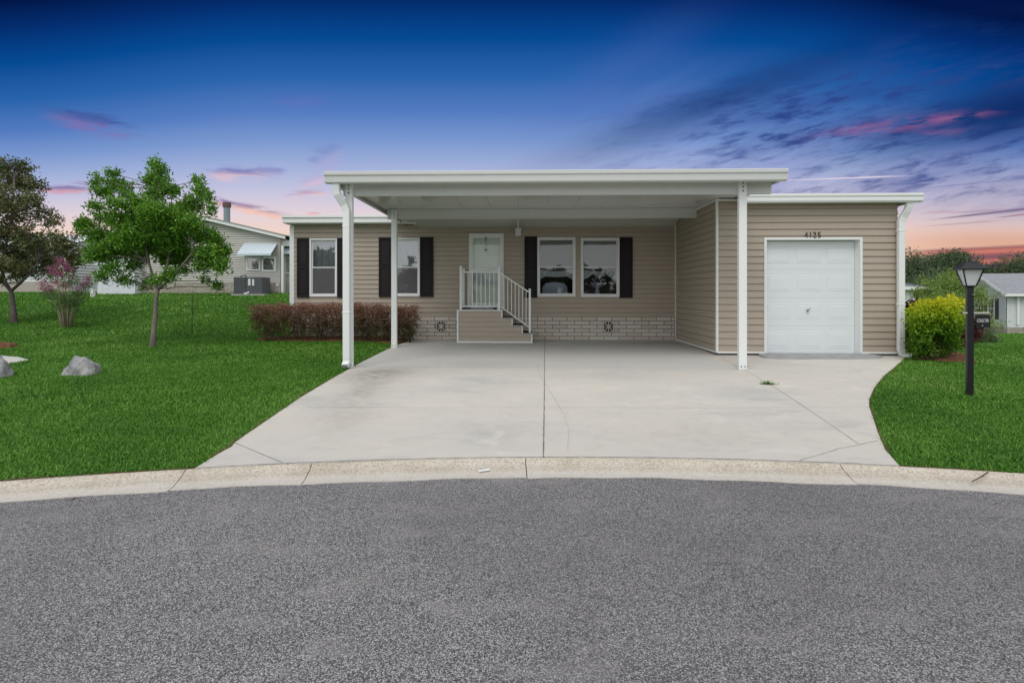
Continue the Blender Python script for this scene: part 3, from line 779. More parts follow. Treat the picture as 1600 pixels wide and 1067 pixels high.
mb = MB(); mb.box(GX + .006, HX1 + .03, YG - .028, YG - .003, ZG1 - .02, ZG1 + .02); mb.box(GX - .030, GX - .003, YG + .03, YM - .06, 3.365, 3.40); mb.build('top_trim', WHITE, house)
FOUND = simple('footing_concrete', (.12, .115, .11), .9, .2, .2, 6, .3, 60)
mb = MB(); mb.box(GX - .004, gd[0] - .001, YG + .0, YG + .12, -.1, ZG0 - .03); mb.box(gd[1] + .001, HX1, YG, YG + .12, -.3, ZG0 - .03); mb.box(GX - .004, GX + .1, YG + .12, YM, -.1, ZG0 - .03)
mb.box(HX1 - .1, HX1 - .001, YG + .12, 22, -1.2, ZG0 - .03)
mb.build('foundation', FOUND, house)
# skirting: mortar bed with separate proud bricks; two ventilators
sk = MB(); sk.box(HX0 + .02, GX - .04, YM - .018, YM + .002, -.05, ZB - .004); sk.box(HX0 - .01, HX0 + .019, YM - .018, 22, -.05, ZB - .004)
bed = sk.build('skirting', MORTAR, house)
VZ = ZB - .006 - 2.5 * .1015 + .006; vents = [(XW(689.5, YM), VZ), (XW(950.5, YM), VZ)]; VH = .146
ch_, cl_ = .1015, .392
mb = MB(); k = 0; z = ZB - .006
rb = random.Random(5)
while z > .1:
    z0 = z - ch_ + .012; x = HX0 - .03 - (cl_ / 2 if k % 2 else 0)
    while x < GX - .05:
        a, b = max(x + .007, HX0 + .0), min(x + cl_ - .007, GX - .045)
        segs = [(a, b)]
        for vx, vz in vents:
            if z > vz - VH + .02 and z0 < vz + VH - .02:
                ns = []
                for q, w in segs:
                    if w <= vx - VH or q >= vx + VH: ns.append((q, w))
                    else:
                        if q < vx - VH: ns.append((q, vx - VH - .004))
                        if w > vx + VH: ns.append((vx + VH + .004, w))
                segs = ns
        for q, w in segs:
            if w - q > .03: mb.box(q, w, YM - .036 - rb.uniform(0, .004), YM - .017, z0, z)
        x += cl_
    z -= ch_; k += 1
br = mb.build('brick_facing', BRICK, bed, bevel=.004)
for vx, vz in vents:
    m2 = MB(); w = VH - .004; y = YM - .042
    m2.box(vx - w, vx + w, y + .004, YM - .019, vz + w - .022, vz + w); m2.box(vx - w, vx + w, y + .004, YM - .019, vz - w, vz - w + .022)
    m2.box(vx - w, vx - w + .022, y + .004, YM - .019, vz - w + .022, vz + w - .022); m2.box(vx + w - .022, vx + w, y + .004, YM - .019, vz - w + .022, vz + w - .022)
    for q in range(4):
        A = q * math.pi / 4; L_ = (w - .02) * (1.0 if q % 2 == 0 else 1.36); hw = .009 if q % 2 == 0 else .012
        M_ = Matrix.Translation((vx, 0, vz)) @ Matrix.Rotation(A, 4, 'Y')
        m2.box(-L_, L_, y - .001 * q, y + .012 + .001 * q, -hw, hw, M_)
    m2.build('vent', BRICK, bed)
    m3 = MB(); m3.box(vx - w, vx + w, YM - .0245, YM - .0185, vz - w, vz + w); m3.build('vent_back', BLACK, bed)
# windows
def window(i, r, mid, decor):
    a, b, c, d = r; y = YM - .018; fw = .042
    mb = MB()
    for (q, w, e, f) in ((a, b, d - fw, d), (a, b, c, c + fw * 1.1), (a, a + fw, c + fw * 1.1, d - fw), (b - fw, b, c + fw * 1.1, d - fw)):
        mb.box(q, w, y - .028, y + .09, e, f)
    fo = mb.build('window', WHITE, house, bevel=.004)
    ia, ib, ic, id_ = a + fw, b - fw, c + fw * 1.1, d - fw; zm = mid; sw = .030
    for nm, lo_, hi_, yy in (('sash', zm - .012, id_, y + .028), ('sash', ic, zm + .022, y + .004)):
        mb = MB(); e0, e1 = ia + .001, ib - .001
        mb.box(e0, e1, yy, yy + .03, hi_ - sw, hi_ - .001); mb.box(e0, e1, yy, yy + .03, lo_ + .001, lo_ + sw * 1.15)
        mb.box(e0, e0 + sw, yy + .001, yy + .029, lo_ + sw * 1.15, hi_ - sw); mb.box(e1 - sw, e1, yy + .001, yy + .029, lo_ + sw * 1.15, hi_ - sw)
        mb.build(nm, WHITE, fo, bevel=.003)
        g = MB(); g.quad((e0 + sw, yy + .016, lo_ + sw), (e1 - sw, yy + .016, lo_ + sw), (e1 - sw, yy + .016, hi_ - sw), (e0 + sw, yy + .016, hi_ - sw)); g.build('pane', GLASS if i < 2 else GLASS_D, fo)
    if i < 2: MB().quad((ia + sw, y - .002, ic + sw), (ib - sw, y - .002, ic + sw), (ib - sw, y - .002, zm), (ia + sw, y - .002, zm)).build('screen', SCREEN, fo)
    decor(fo, ia, ib, ic, id_, zm, y)
def dec_blind(full):
    def f(fo, a, b, c, d, zm, y):
        mb = MB(); yy = y + .12; z = d + .02; lim = zm - .03 if not full else c - .02
        while z > lim:
            mb.add([(a - .03, yy, z), (b + .03, yy, z), (b + .03, yy + .016, z - .021), (a - .03, yy + .016, z - .021)], [(0, 1, 2, 3)]); z -= .022
        mb.build('blind', BLIND if full != 2 else WHITE, fo, fix=False)
    return f
def dec_sheer(top_only, seed):
    def f(fo, a, b, c, d, zm, y):
        n_ = 60; r = random.Random(seed); vs = []; ph = [r.uniform(0, 6) for _ in range(3)]
        for q in range(n_ + 1):
            x = a - .03 + (b - a + .06) * q / n_; o_ = .012 * math.sin(x * 60 + ph[0]) + .008 * math.sin(x * 97 + ph[1])
            vs += [(x, y + .16 + o_, d + .03), (x, y + .16 + o_ * 1.3, (zm - .03) if top_only else c - .03)]
        mb = MB().add(vs, [(2 * q, 2 * q + 2, 2 * q + 3, 2 * q + 1) for q in range(n_)]); mb.build('curtain', SHEER, fo, smooth=True)
    return f
def dec_swag(kind):
    def f(fo, a, b, c, d, zm, y):
        dec_blind(0)(fo, a, b, c, d, zm, y)
        n_ = 40; vs = []; yy = y + .16; xc = (a + b) / 2; hw = (b - a) / 2 + .02
        for q in range(n_ + 1):          # swag: top edge sags, lower edge hangs, tails at each side
            t = -1 + 2 * q / n_; x = xc + t * hw
            top = zm - .03 - .07 * (1 - t * t); 
            low = (zm - .23 - .10 * (abs(t) > .72) * (abs(t) - .72) * 6 - .05 * math.cos(t * 9)) if kind else (zm - .26 + .05 * t * t - .12 * max(0, abs(t) - .6) * 3)
            o_ = .012 * math.sin(q * 1.9)
            for k in range(5): zz = top + (low - top) * k / 4; vs.append((x, yy + o_ * (k / 4 + .3) - .03 * math.sin(k / 4 * 3), zz))
        fs = [(q * 5 + k, (q + 1) * 5 + k, (q + 1) * 5 + k + 1, q * 5 + k + 1) for q in range(n_) for k in range(4)]
        MB().add(vs, fs).build('curtain', SHEER, fo, smooth=True)
    return f
ZMW = [ZW(506, 418.5, YM), ZW(635, 418, YM), ZW(870, 417.5, YM), ZW(937, 418, YM)]
window(0, wr[0], ZMW[0], dec_sheer(True, 1)); window(1, wr[1], ZMW[1], dec_sheer(True, 2)); window(2, wr[2], ZMW[2], dec_swag(0)); window(3, wr[3], ZMW[3], dec_swag(1))
# things seen inside: chair back and vase of flowers
ch = MB(); x0, x1 = wr[2][0] + .13, wr[2][1] - .16; zt_ = ZW(870, 441, YM); zb_ = wr[2][2] + .02
pr = [(x0, zb_), (x0 + .02, zt_ - .12), (x0 + .10, zt_ - .02), ((x0 + x1) / 2, zt_ + .02), (x1 - .10, zt_ - .02), (x1 - .02, zt_ - .12), (x1, zb_)]
ch.add([(x, YM + .42, z) for x, z in pr] + [(x, YM + .50, z) for x, z in pr], [tuple(range(7)), tuple(range(7, 14))[::-1]] + [(i, (i + 1) % 7, 7 + (i + 1) % 7, 7 + i) for i in range(7)])
chair = ch.build('chair', simple('pale_upholstery', (.48, .52, .62), .8, .2, .25, 6), bevel=.02); tag(chair, 'pale blue padded chair back seen through the window just right of the entry door', 'chair')
vz = thing('flower_arrangement', 'pale flower arrangement seen inside the window nearest the garage', 'flowers', (wr[3][0] + .48, YM + .35, wr[3][2] - .02))
o_ = vz['_o']; MB().lathe([(.05, 0), (.07, .08), (.05, .2), (.035, .26)], (o_[0], o_[1], o_[2]), 12).build('vase', simple('pale_ceramic', (.5, .5, .58), .3), vz, smooth=True)
rv = random.Random(4); vs = []; fs = []
m4 = MB()
for q in range(26):
    a_, e_ = rv.uniform(0, 6.28), rv.uniform(.3, 1.2); L_ = rv.uniform(.15, .34)
    p1 = Vector((o_[0] + math.cos(a_) * math.cos(e_) * L_, o_[1] + math.sin(a_) * math.cos(e_) * L_ * .5, o_[2] + .26 + math.sin(e_) * L_ * .9))
    m4.tube([(o_[0], o_[1], o_[2] + .24), p1], .004, 4); m4.lathe([(.0, -.02), (.03, 0), (.02, .02), (0, .03)], p1, 6)
m4.build('flowers', simple('pale_petals', (.62, .62, .72), .7), vz)
# shutters
def shutter(p0, p1, pt, pb):
    a, b = XW(p0, YM), XW(p1, YM); c, d = ZW((p0 + p1) / 2, pb, YM), ZW((p0 + p1) / 2, pt, YM); y = YM - .019
    mb = MB(); mb.box(a, b, y - .020, y - .0005, c, d)
    zm = (c + d) / 2 + .01; st = .052; f = .014
    rails = ((a, b, d - .055, d), (a, b, c, c + .075), (a, b, zm - .03, zm + .03))
    for q, w, e, g in rails: mb.box(q, w, y - .040, y - .020, e, g)
    for e, g in ((c + .075, zm - .03), (zm + .03, d - .055)):
        mb.box(a, a + st, y - .040, y - .020, e, g); mb.box(b - st, b, y - .040, y - .020, e, g)
        mb.box(a + st + .022, b - st - .022, y - .031, y - .020, e + .022, g - .022)
    mb.build('shutter', SHUTTER, house, bevel=.004)
for q in ((465, 484.3, 372.5, 464.5), (527.7, 547, 372.5, 464.5), (592.5, 613.2, 371.5, 464), (656.7, 677.5, 371, 464), (819.5, 839.3, 370, 465), (967.7, 988, 371.5, 465.5)): shutter(*q)
# entry door
y = YM - .018; a, b, c, d = dr; mb = MB()
mb.box(a, a + .05, y - .022, y + .09, c, d); mb.box(b - .05, b, y - .022, y + .09, c, d); mb.box(a + .05, b - .05, y - .022, y + .09, d - .05, d); mb.box(a - .01, b + .01, y - .035, y + .09, c - .03, c)
dfr = mb.build('door_frame', WHITE, house, bevel=.004)
a2, b2, c2, d2 = a + .052, b - .052, c + .005, d - .053
mb = MB(); st = .048; zmid = ZW(760, 421, YM)
for q, w, e, f in ((a2, a2 + st, c2, d2), (b2 - st, b2, c2, d2), (a2 + st, b2 - st, d2 - .07, d2), (a2 + st, b2 - st, c2, c2 + .14), (a2 + st, b2 - st, zmid - .05, zmid + .012)): mb.box(q, w, y - .018, y + .016, e, f)
sd_ = mb.build('storm_door', WHITE, house, bevel=.003)
g = MB(); g.quad((a2 + st, y, c2 + .14), (b2 - st, y, c2 + .14), (b2 - st, y, d2 - .07), (a2 + st, y, d2 - .07)); g.build('glass', GLASS_S, sd_)
g = MB(); g.box(b2 - .035, b2 - .012, y - .06, y - .018, zmid - .06, zmid + .08); g.tube([(b2 - .02, y - .05, zmid), (b2 + .06, y - .075, zmid + .02)], .012, 8); g.build('handle', WHITE, sd_, bevel=.003)
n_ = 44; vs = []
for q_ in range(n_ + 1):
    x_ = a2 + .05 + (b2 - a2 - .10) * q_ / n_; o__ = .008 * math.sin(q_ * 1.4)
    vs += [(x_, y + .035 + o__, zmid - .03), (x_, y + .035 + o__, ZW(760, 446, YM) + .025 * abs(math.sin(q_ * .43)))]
MB().add(vs, [(2 * q_, 2 * q_ + 2, 2 * q_ + 3, 2 * q_ + 1) for q_ in range(n_)]).build('scalloped_band', SHEER, sd_, smooth=True)  # white scalloped band between the storm glass and the inner door
mb = MB(); mb.box(a2, b2, y + .07, y + .09, c2, d2); 
for q, w in ((.09, .36), (.42, .69)):
    for e, f in ((.12, .80), (.88, 1.30), (1.38, 1.86)):
        W_ = b2 - a2; qa, qb = a2 + W_ * (q / .78), a2 + W_ * (w / .78)
        mb.box(qa, qb, y + .062, y + .07, c2 + e, c2 + min(f, d2 - c2 - .1)); mb.box(qa + .03, qb - .03, y + .056, y + .062, c2 + e + .03, c2 + min(f, d2 - c2 - .1) - .03)
mb.build('door', DOORW, house, bevel=.004)
orn = thing('hanging_ornament', 'small dark four pointed ornament hung on a cord on the white entry door', 'ornament', (XW(759.5, YM), y - .03, ZW(760, 371, YM)))
m4 = MB(); o_ = orn['_o']; m4.tube([(o_[0], o_[1], o_[2]), (o_[0], o_[1], ZW(760, 385, YM))], .005, 5); m4.box(o_[0] - .012, o_[0] + .012, o_[1] - .006, o_[1] + .012, o_[2] - .1, o_[2] + .01); m4.build('cord', BLACK, orn)
zc = ZW(760, 391, YM); s4 = []
for k in range(8): r_ = .06 if k % 2 == 0 else .022; A = k * math.pi / 4; s4.append((o_[0] + math.sin(A) * r_ * .7, zc + math.cos(A) * r_))
m4 = MB().add([(x, o_[1] - .006, z) for x, z in s4] + [(x, o_[1] + .006, z) for x, z in s4], [tuple(range(8)), tuple(range(8, 16))[::-1]] + [(i, (i + 1) % 8, 8 + (i + 1) % 8, 8 + i) for i in range(8)]); m4.build('star', BOLT, orn)
# garage door
a, b, c, d = gd; yd = YG + .14
mb = MB(); t_ = .05
mb.box(a - t_, a, YG - .034, YG + .005, c + .04, d + t_); mb.box(b, b + t_, YG - .034, YG + .005, c + .04, d + t_); mb.box(a, b, YG - .034, YG + .005, d, d + t_)
mb.box(a - .01, a + .002, YG + .005, yd + .06, c - .02, d); mb.box(b - .002, b + .01, YG + .005, yd + .06, c - .02, d); mb.box(a, b, YG + .005, yd + .06, d - .002, d + .01)
mb.build('garage_door_frame', WHITE, house, bevel=.003)
mb = MB(); n_ = 4; H = (d - .012 - c) / n_; Wd_ = b - a - .012; ax = a + .006
for k in range(n_):
    z0, z1 = c + k * H + .0008, c + (k + 1) * H - .0008
    mb.box(ax, ax + Wd_, yd, yd + .04, z0, z1)
mb2 = mb.build('garage_door', GDOOR, house, bevel=.003)
for k in range(n_):
    z0 = c + k * H + .003
    for p in range(3):
        cw = Wd_ / 3; xa = ax + p * cw + (.085 if p == 0 else .07); xb = ax + (p + 1) * cw - (.085 if p == 2 else .07); za, zb2 = z0 + .13, z0 + H - .13
        # pressed panel: outer bead, sunk ring, raised field
        def fr(x0, x1, q0, q1, y): return [(x0, y, q0), (x1, y, q0), (x1, y, q1), (x0, y, q1)]
        L = [fr(xa, xb, za, zb2, yd - .0005), fr(xa + .012, xb - .012, za + .012, zb2 - .012, yd - .007), fr(xa + .034, xb - .034, za + .030, zb2 - .030, yd - .002), fr(xa + .060, xb - .060, za + .050, zb2 - .050, yd - .008)]
        vs = [v_ for l_ in L for v_ in l_]; fs = [(q * 4 + w, q * 4 + (w + 1) % 4, q * 4 + 4 + (w + 1) % 4, q * 4 + 4 + w) for q in range(3) for w in range(4)] + [(12, 13, 14, 15)]
        MB().add(vs, fs).build('door_panel', GDOOR, mb2, fix=False)
hx, hz = XW(1267, YG), ZW(1267, 485, YG)
mb = MB(); mb.lathe([(.022, 0), (.022, .02), (.012, .022), (.012, .03)], (0, 0, 0), 12)
mb.v = [(hx + x, yd - .008 - z, hz + y) for x, y, z in mb.v]; mb.tube([(hx - .03, yd - .05, hz - .045), (hx + .035, yd - .05, hz + .04)], .010, 8); mb.build('garage_handle', STEEL, mb2)
mb = MB(); mb.box(ax, ax + Wd_, yd - .004, yd + .03, c - .03, c + .002); mb.build('bottom_seal', SLATEG, mb2)
# roofs
mb = MB(); yf = 13.30; zf0, zf1 = 3.30, 3.485
mb.box(-6.42, -3.45, yf, yf + .03, zf0, zf1); mb.box(-6.42, -3.45, yf - .035, yf, zf1 - .055, zf1 + .006); mb.box(-6.42, -6.39, yf + .03, 22.4, zf0, zf1)
mb.build('fascia', WHITE, house, bevel=.004)
mb = MB(); q_ = [(YM - .55, 3.405), (YM - .022, 3.215), (YM - .022, 3.405)]
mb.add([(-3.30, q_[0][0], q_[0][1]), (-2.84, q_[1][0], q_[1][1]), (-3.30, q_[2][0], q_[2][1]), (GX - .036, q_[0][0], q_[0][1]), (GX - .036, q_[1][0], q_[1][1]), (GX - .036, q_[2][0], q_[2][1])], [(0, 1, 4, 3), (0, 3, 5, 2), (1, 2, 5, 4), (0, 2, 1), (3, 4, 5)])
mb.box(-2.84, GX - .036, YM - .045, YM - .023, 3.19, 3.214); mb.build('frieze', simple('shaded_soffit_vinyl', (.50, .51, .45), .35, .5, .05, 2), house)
mb = MB(); mb.box(-3.449, -3.30, yf + .001, yf + .03, zf0, 3.345); mb.box(-3.30, -2.9, yf + .10, yf + .13, 3.27, 3.404); mb.build('fascia', WHITE, house)
mb = MB(); mb.box(-6.39, -3.3, yf + .03, YM + .02, 3.285, 3.30); mb.build('soffit', WHITE, house)
mb = MB(); mb.add([(-6.44, yf - .04, zf1 + .008), (HX1 + .3, yf - .04 + .9, zf1 + .05), (HX1 + .3, 18, 3.88), (-6.44, 18, 3.88), (HX1 + .3, 22.5, 3.5), (-6.44, 22.5, 3.5)], [(0, 1, 2, 3), (3, 2, 4, 5)])
mb.build('roof', SHING, house)
zg = 3.27; x0, x1 = 4.34, 7.91; yf = 10.42
prof = [(yf + .10, zg), (yf + .02, zg), (yf, zg + .03), (yf, zg + .105), (yf - .018, zg + .125), (yf - .018, zg + .172), (yf, zg + .178), (yf + .10, zg + .178)]
MB().extr_x(prof, x0, x1).build('gutter', WHITE, house)
mb = MB(); mb.box(x0, x1 - .02, yf + .10, YG - .02, zg + .10, zg + .12); mb.build('soffit', WHITE, house)
mb = MB(); mb.add([(x0 - .1, yf + .05, zg + .182), (x1, yf + .05, zg + .182), (x1, 22.4, zg + .45), (x0 - .1, 22.4, zg + .45)], [(0, 1, 2, 3)]); mb.build('roof', SHING, house)
mb = MB(); mb.box(x1 - .03, x1 - .002, yf + .12, 22.3, zg + .02, zg + .17); mb.build('fascia', WHITE, house)
# garage downspout with shoe
dx0, dx1 = XW(1418, 10.55), XW(1407.5, 10.6); yy = 10.60
pts = [(dx0, 10.50, 3.28), (dx0, 10.52, 3.17), (dx0 - .02, 10.54, 3.10), (dx1 + .03, 10.59, 2.98), (dx1, yy, 2.90), (dx1, yy, .30), (dx1 + .02, yy - .01, .22), (dx1 + .13, yy - .08, .185)]
mb = MB(); mb.rsweep(pts, .085, .125, (0, 1, 0))
for z_ in (2.7, 1.2): mb.box(dx1 - .075, dx1 + .075, yy - .048, yy + .05, z_, z_ + .03)
mb.build('downspout', WHITE, house, bevel=.012)
# house numbers
def text_obj(txt, size, ext, m, parent, loc, rot, sx=1.0, off=0.0, name='digit'):
    cu = bpy.data.curves.new('t', 'FONT'); cu.body = txt; cu.size = size; cu.extrude = ext; cu.offset = off; cu.align_x = 'CENTER'
    o = bpy.data.objects.new('t', cu); COL.objects.link(o); bpy.context.view_layer.update()
    me = bpy.data.meshes.new_from_object(o.evaluated_get(bpy.context.evaluated_depsgraph_get())); bpy.data.objects.remove(o)
    me.transform(Matrix.Rotation(rot, 4, 'Z') @ Matrix.Rotation(math.pi / 2, 4, 'X') @ Matrix.Diagonal((sx, 1, 1, 1)))
    me.name = name; me.materials.clear(); me.materials.append(m)
    o = bpy.data.objects.new(name, me); COL.objects.link(o)
    if parent is not None: o.parent = parent; o.location = Vector(loc) - Vector(parent['_o'])
    else: o.location = loc
    return o
BRZ = simple('aged_bronze', (.055, .045, .035), .5, .5, .1, 10)
for ch_x, t in zip((1259.8, 1266.4, 1273, 1280.2), '4125'):
    o = text_obj(t, .185, .008, BRZ, house, (XW(ch_x, YG - .03), YG - .03, ZW(ch_x, 372.5, YG)), 0, .85, -.002, 'house_number')
# ================================================================== CARPORT
cp = thing('carport', 'white aluminium flat roofed carport on three posts over the driveway', 'carport', (.4, 8.95, .14))
CZ = 3.41
mb = MB(); xs = [-3.36 + (4.29 + 3.36) * k / 12 for k in range(13)]
for q, w in zip(xs[:-1], xs[1:]): mb.box(q + .003, w - .003, 8.72, 13.66 if q < GX - .4 else 12.2, CZ, CZ + .03)
mb.build('ceiling_panel', CEIL, cp)
mb = MB(); mb.box(-3.38, 4.31, 8.70, 13.9, CZ + .035, CZ + .085); mb.build('roof_panel', WHITE_AL, cp)
mb = MB(); mb.box(-3.41, -3.382, 8.66, 13.72, CZ - .06, CZ + .10); mb.box(-3.382, -3.345, 8.66, 13.72, CZ - .06, CZ - .045); mb.build('side_fascia', WHITE_AL, cp)
mb = MB(); mb.box(4.312, 4.34, 8.66, 10.5, CZ - .06, CZ + .10); mb.build('side_fascia', WHITE_AL, cp)
gy_ = 8.60; zb = 3.325
prof = [(gy_ + .13, zb), (gy_ + .03, zb), (gy_ + .02, zb + .012), (gy_ + .012, zb + .10), (gy_ + .012, zb + .112), (gy_ - .012, zb + .128), (gy_ - .016, zb + .178), (gy_ - .004, zb + .188), (gy_ + .13, zb + .188)]
MB().extr_x(prof, -3.43, 4.34).build('gutter', WHITE_AL, cp)
for nm, x0, x1, yb, z0 in (('beam', -3.24, 4.25, 8.99, 3.17), ('beam', -3.25, GX - .025, 11.92, 3.185)):
    mb = MB(); mb.box(x0, x1, yb, yb + .075, z0, CZ - .003); mb.box(x0, x1, yb - .006, yb, z0, z0 + .018); mb.box(x0, x1, yb - .005, yb, CZ - .03, CZ - .004); mb.build(nm, WHITE_AL, cp, bevel=.003)
def post(x, y, w, ztop):
    zb = SL * y + .004; mb = MB(); mb.box(x - w / 2, x + w / 2, y - .04, y + .04, zb, ztop)
    o = mb.build('post', WHITE, cp, bevel=.006)
    for z_ in (ztop - .055, ztop - .125, ztop - .195): MB().tube([(x, y - .054, z_), (x, y - .039, z_)], .013, 6).build('bolt', BOLT, o)
    for s_ in (-.03, .03): MB().tube([(x + s_, y - .05, zb + .05), (x + s_, y - .039, zb + .05)], .011, 6).build('bolt', BOLT, o)
    mb = MB(); mb.box(x - w / 2 - .012, x + w / 2 + .012, y - .055, y + .055, zb, zb + .012); mb.build('foot_plate', WHITE_AL, o)
post(XW(546.2, 8.95), 8.948, .125, CZ - .01); post(XW(1159.5, 8.95), 8.948, .135, CZ - .01); post(XW(616.2, 11.87), 11.87, .128, CZ - .01)
xa, xb = XW(527, 8.75), XW(541.8, 8.83); yy = 8.83
pts = [(xa, 8.70, 3.33), (xa, 8.72, 3.20), (xa + .015, 8.73, 3.13), (xb - .035, 8.82, 2.97), (xb, yy, 2.87), (xb, yy, .30), (xb - .005, yy - .02, .21), (xb - .03, yy - .10, .18)]
mb = MB(); mb.rsweep(pts[:6], .10, .118, (0, 1, 0)); mb.rsweep([(xb, yy, .30), (xb, yy - .01, .235), (xb - .008, yy - .075, .195)], .12, .085, (1, 0, 0))
for z_ in (2.6, 1.1): mb.box(xb - .068, xb + .068, yy - .056, yy + .05, z_, z_ + .025)
mb.build('downspout', WHITE, cp, bevel=.012)
mb = MB(); mb.add([(xb - .058, yy - .079, .16), (xb + .042, yy - .079, .16), (xb + .042, yy - .079, .228), (xb - .058, yy - .079, .228)], [(0, 1, 2, 3)]); mb.build('outlet', DARKIN, cp)
lx = XW(809.5, 13.3); lz = ZW(810, 363, 13.3)
mb = MB(); mb.box(lx - .05, lx + .05, 13.25, 13.35, CZ - .05, CZ - .003); mb.tube([(lx, 13.3, CZ - .05), (lx, 13.3, lz + .08)], .02, 8); mb.box(lx - .085, lx + .085, 13.215, 13.385, lz + .07, lz + .095)
cl_o = mb.build('ceiling_light', WHITE, cp, bevel=.005)
mb = MB(); mb.box(lx - .075, lx + .075, 13.225, 13.375, lz - .10, lz + .069); mb.build('light_shade', FROST, cl_o, bevel=.02)

# ================================================================== ENTRY STEPS
YS = 12.90
st = thing('entry_steps', 'tan sided entry landing with three steps and white metal railing below the front door', 'steps', (XW(750, YS), YS, .19))
xs_ = [XW(p, YS) for p in (715, 784.4, 800.3, 816, 831)]; zs_ = [ZW(p, q, YS) for p, q in ((750, 484), (792, 496), (808, 508), (823, 520))]; zb = SL * YS + .01; YB = YM - .05
prof = [(xs_[0], zb), (xs_[0], zs_[0]), (xs_[1], zs_[0]), (xs_[1], zs_[1]), (xs_[2], zs_[1]), (xs_[2], zs_[2]), (xs_[3], zs_[2]), (xs_[3], zs_[3]), (xs_[4], zs_[3]), (xs_[4], zb)]
n_ = len(prof)
mb = MB().add([(x, YS + .015, z) for x, z in prof] + [(x, YB, z) for x, z in prof], [tuple(range(n_))[::-1], tuple(range(n_, 2 * n_))] + [(i, (i + 1) % n_, n_ + (i + 1) % n_, n_ + i) for i in range(n_)])
mb.build('base', DARKIN, st)
mb = MB(); z = zb + .03
def xr(zz):
    for k in range(3, -1, -1):
        if zz <= zs_[k] + 1e-4: return xs_[k + 1]
    return xs_[1]
siding(mb, (xs_[0], YS + .014, 0), (1, 0, 0), (0, -1, 0), xs_[4] - xs_[0], zb + .03, zs_[0], .125, [(xs_[k] - xs_[0], xs_[k + 1] - xs_[0], zs_[k], 9) for k in (1, 2, 3)], True)
siding(mb, (xs_[0] + .0145, YB, 0), (0, -1, 0), (-1, 0, 0), YB - YS - .015, zb, zs_[0], .125)
mb.build('siding', TAN, st, fix=False)
mb = MB(); w = .036; y0, y1 = YS - .014, YS + .014
mb.box(xs_[0] - .02, xs_[0] + .022, y0 - .002, y1, zb - .005, zs_[0] - .03); mb.box(xs_[0] + .022, xs_[4] - .02, y0, y1, zb - .005, zb + .030)
mb.box(xs_[4] - .02, xs_[4] + .014, y0 - .002, y1, zb - .005, zs_[3] - .028)
for k in range(1, 4): mb.box(xs_[k] - .012, xs_[k] + .014, y0 - .001, y1, zs_[k] - .0, zs_[k - 1] - .031)
mb.build('edge_trim', WHITE, st)
for k in range(4):
    mb = MB(); mb.box(xs_[k] - .02 if k == 0 else xs_[k] + .016, xs_[k + 1] + .018, YS - .018, YB, zs_[k] - .030, zs_[k]); mb.build('landing' if k == 0 else 'tread', WHITE if k == 0 else simple('tread_grey', (.33, .33, .32), .8), st, bevel=.004)
def rail_post(px, ptop, zbase, y=YS + .05, w=.052):
    x = XW(px, y); zt = ZW(px, ptop, y); mb = MB(); mb.box(x - w / 2, x + w / 2, y - w / 2, y + w / 2, zbase, zt); mb.box(x - w / 2 - .006, x + w / 2 + .006, y - w / 2 - .006, y + w / 2 + .006, zt, zt + .012); mb.build('rail_post', WHITE, st, bevel=.003); return x, zt
xp0, z0_ = rail_post(720, 416.5, zs_[0]); xp1, z1_ = rail_post(779.7, 417, zs_[0], w=.058); xp2, z2_ = rail_post(827.8, 452, zs_[3], w=.052)
yr = YS + .05
mb = MB(); zt, zl = ZW(750, 425, yr), ZW(750, 478.5, yr)
mb.box(xp0 + .03, xp1 - .03, yr - .02, yr + .02, zt - .02, zt + .012); mb.build('top_rail', WHITE, st, bevel=.003)
MB().box(xp0 + .03, xp1 - .03, yr - .016, yr + .016, zl - .014, zl + .014).build('bottom_rail', WHITE, st, bevel=.003)
mb = MB(); zt2 = ZW(790, 436, yr)
for px in (731.5, 738.4, 745, 751.6, 758.2, 765, 771.8):
    x = XW(px, yr); mb = MB(); mb.box(x - .009, x + .009, yr - .009, yr + .009, zl + .014, zt - .02); mb.build('baluster', WHITE, st)
q = [Vector((XW(781.5, yr), yr, ZW(781.5, 427, yr))), Vector((XW(826.5, yr), yr, ZW(826.5, 456.5, yr)))]; q2 = [Vector((XW(782, yr), yr, ZW(782, 479, yr))), Vector((XW(826.5, yr), yr, ZW(826.5, 511, yr)))]
mb = MB(); mb.rsweep(q, .038, .032, (0, 1, 0)); mb.build('handrail', WHITE, st, bevel=.003)
mb = MB(); mb.rsweep(q2, .032, .026, (0, 1, 0)); mb.build('bottom_rail', WHITE, st, bevel=.003)
for px in (787.5, 793.4, 799.2, 805, 810.8, 816.4, 822):
    x = XW(px, yr); t = (x - q[0].x) / (q[1].x - q[0].x); mb = MB(); mb.box(x - .008, x + .008, yr - .008, yr + .008, q2[0].lerp(q2[1], t).z, q[0].lerp(q[1], t).z); mb.build('baluster', WHITE, st)
# left side railing back to the wall
yb_ = YB - .04
mb = MB(); mb.box(xp0 - .026, xp0 + .026, yb_ - .03, yb_ + .02, zs_[0], z0_ - .02); mb.build('rail_post', WHITE, st, bevel=.003)
mb = MB(); mb.box(xp0 - .018, xp0 + .018, yr + .03, yb_ - .03, zt - .02, zt + .012); mb.build('top_rail', WHITE, st)
mb = MB(); mb.box(xp0 - .014, xp0 + .014, yr + .03, yb_ - .03, zl - .014, zl + .014); mb.build('bottom_rail', WHITE, st)
for k in range(4):
    yk = yr + .13 + k * .12; mb = MB(); mb.box(xp0 - .008, xp0 + .008, yk - .008, yk + .008, zl, zt); mb.build('baluster', WHITE, st)
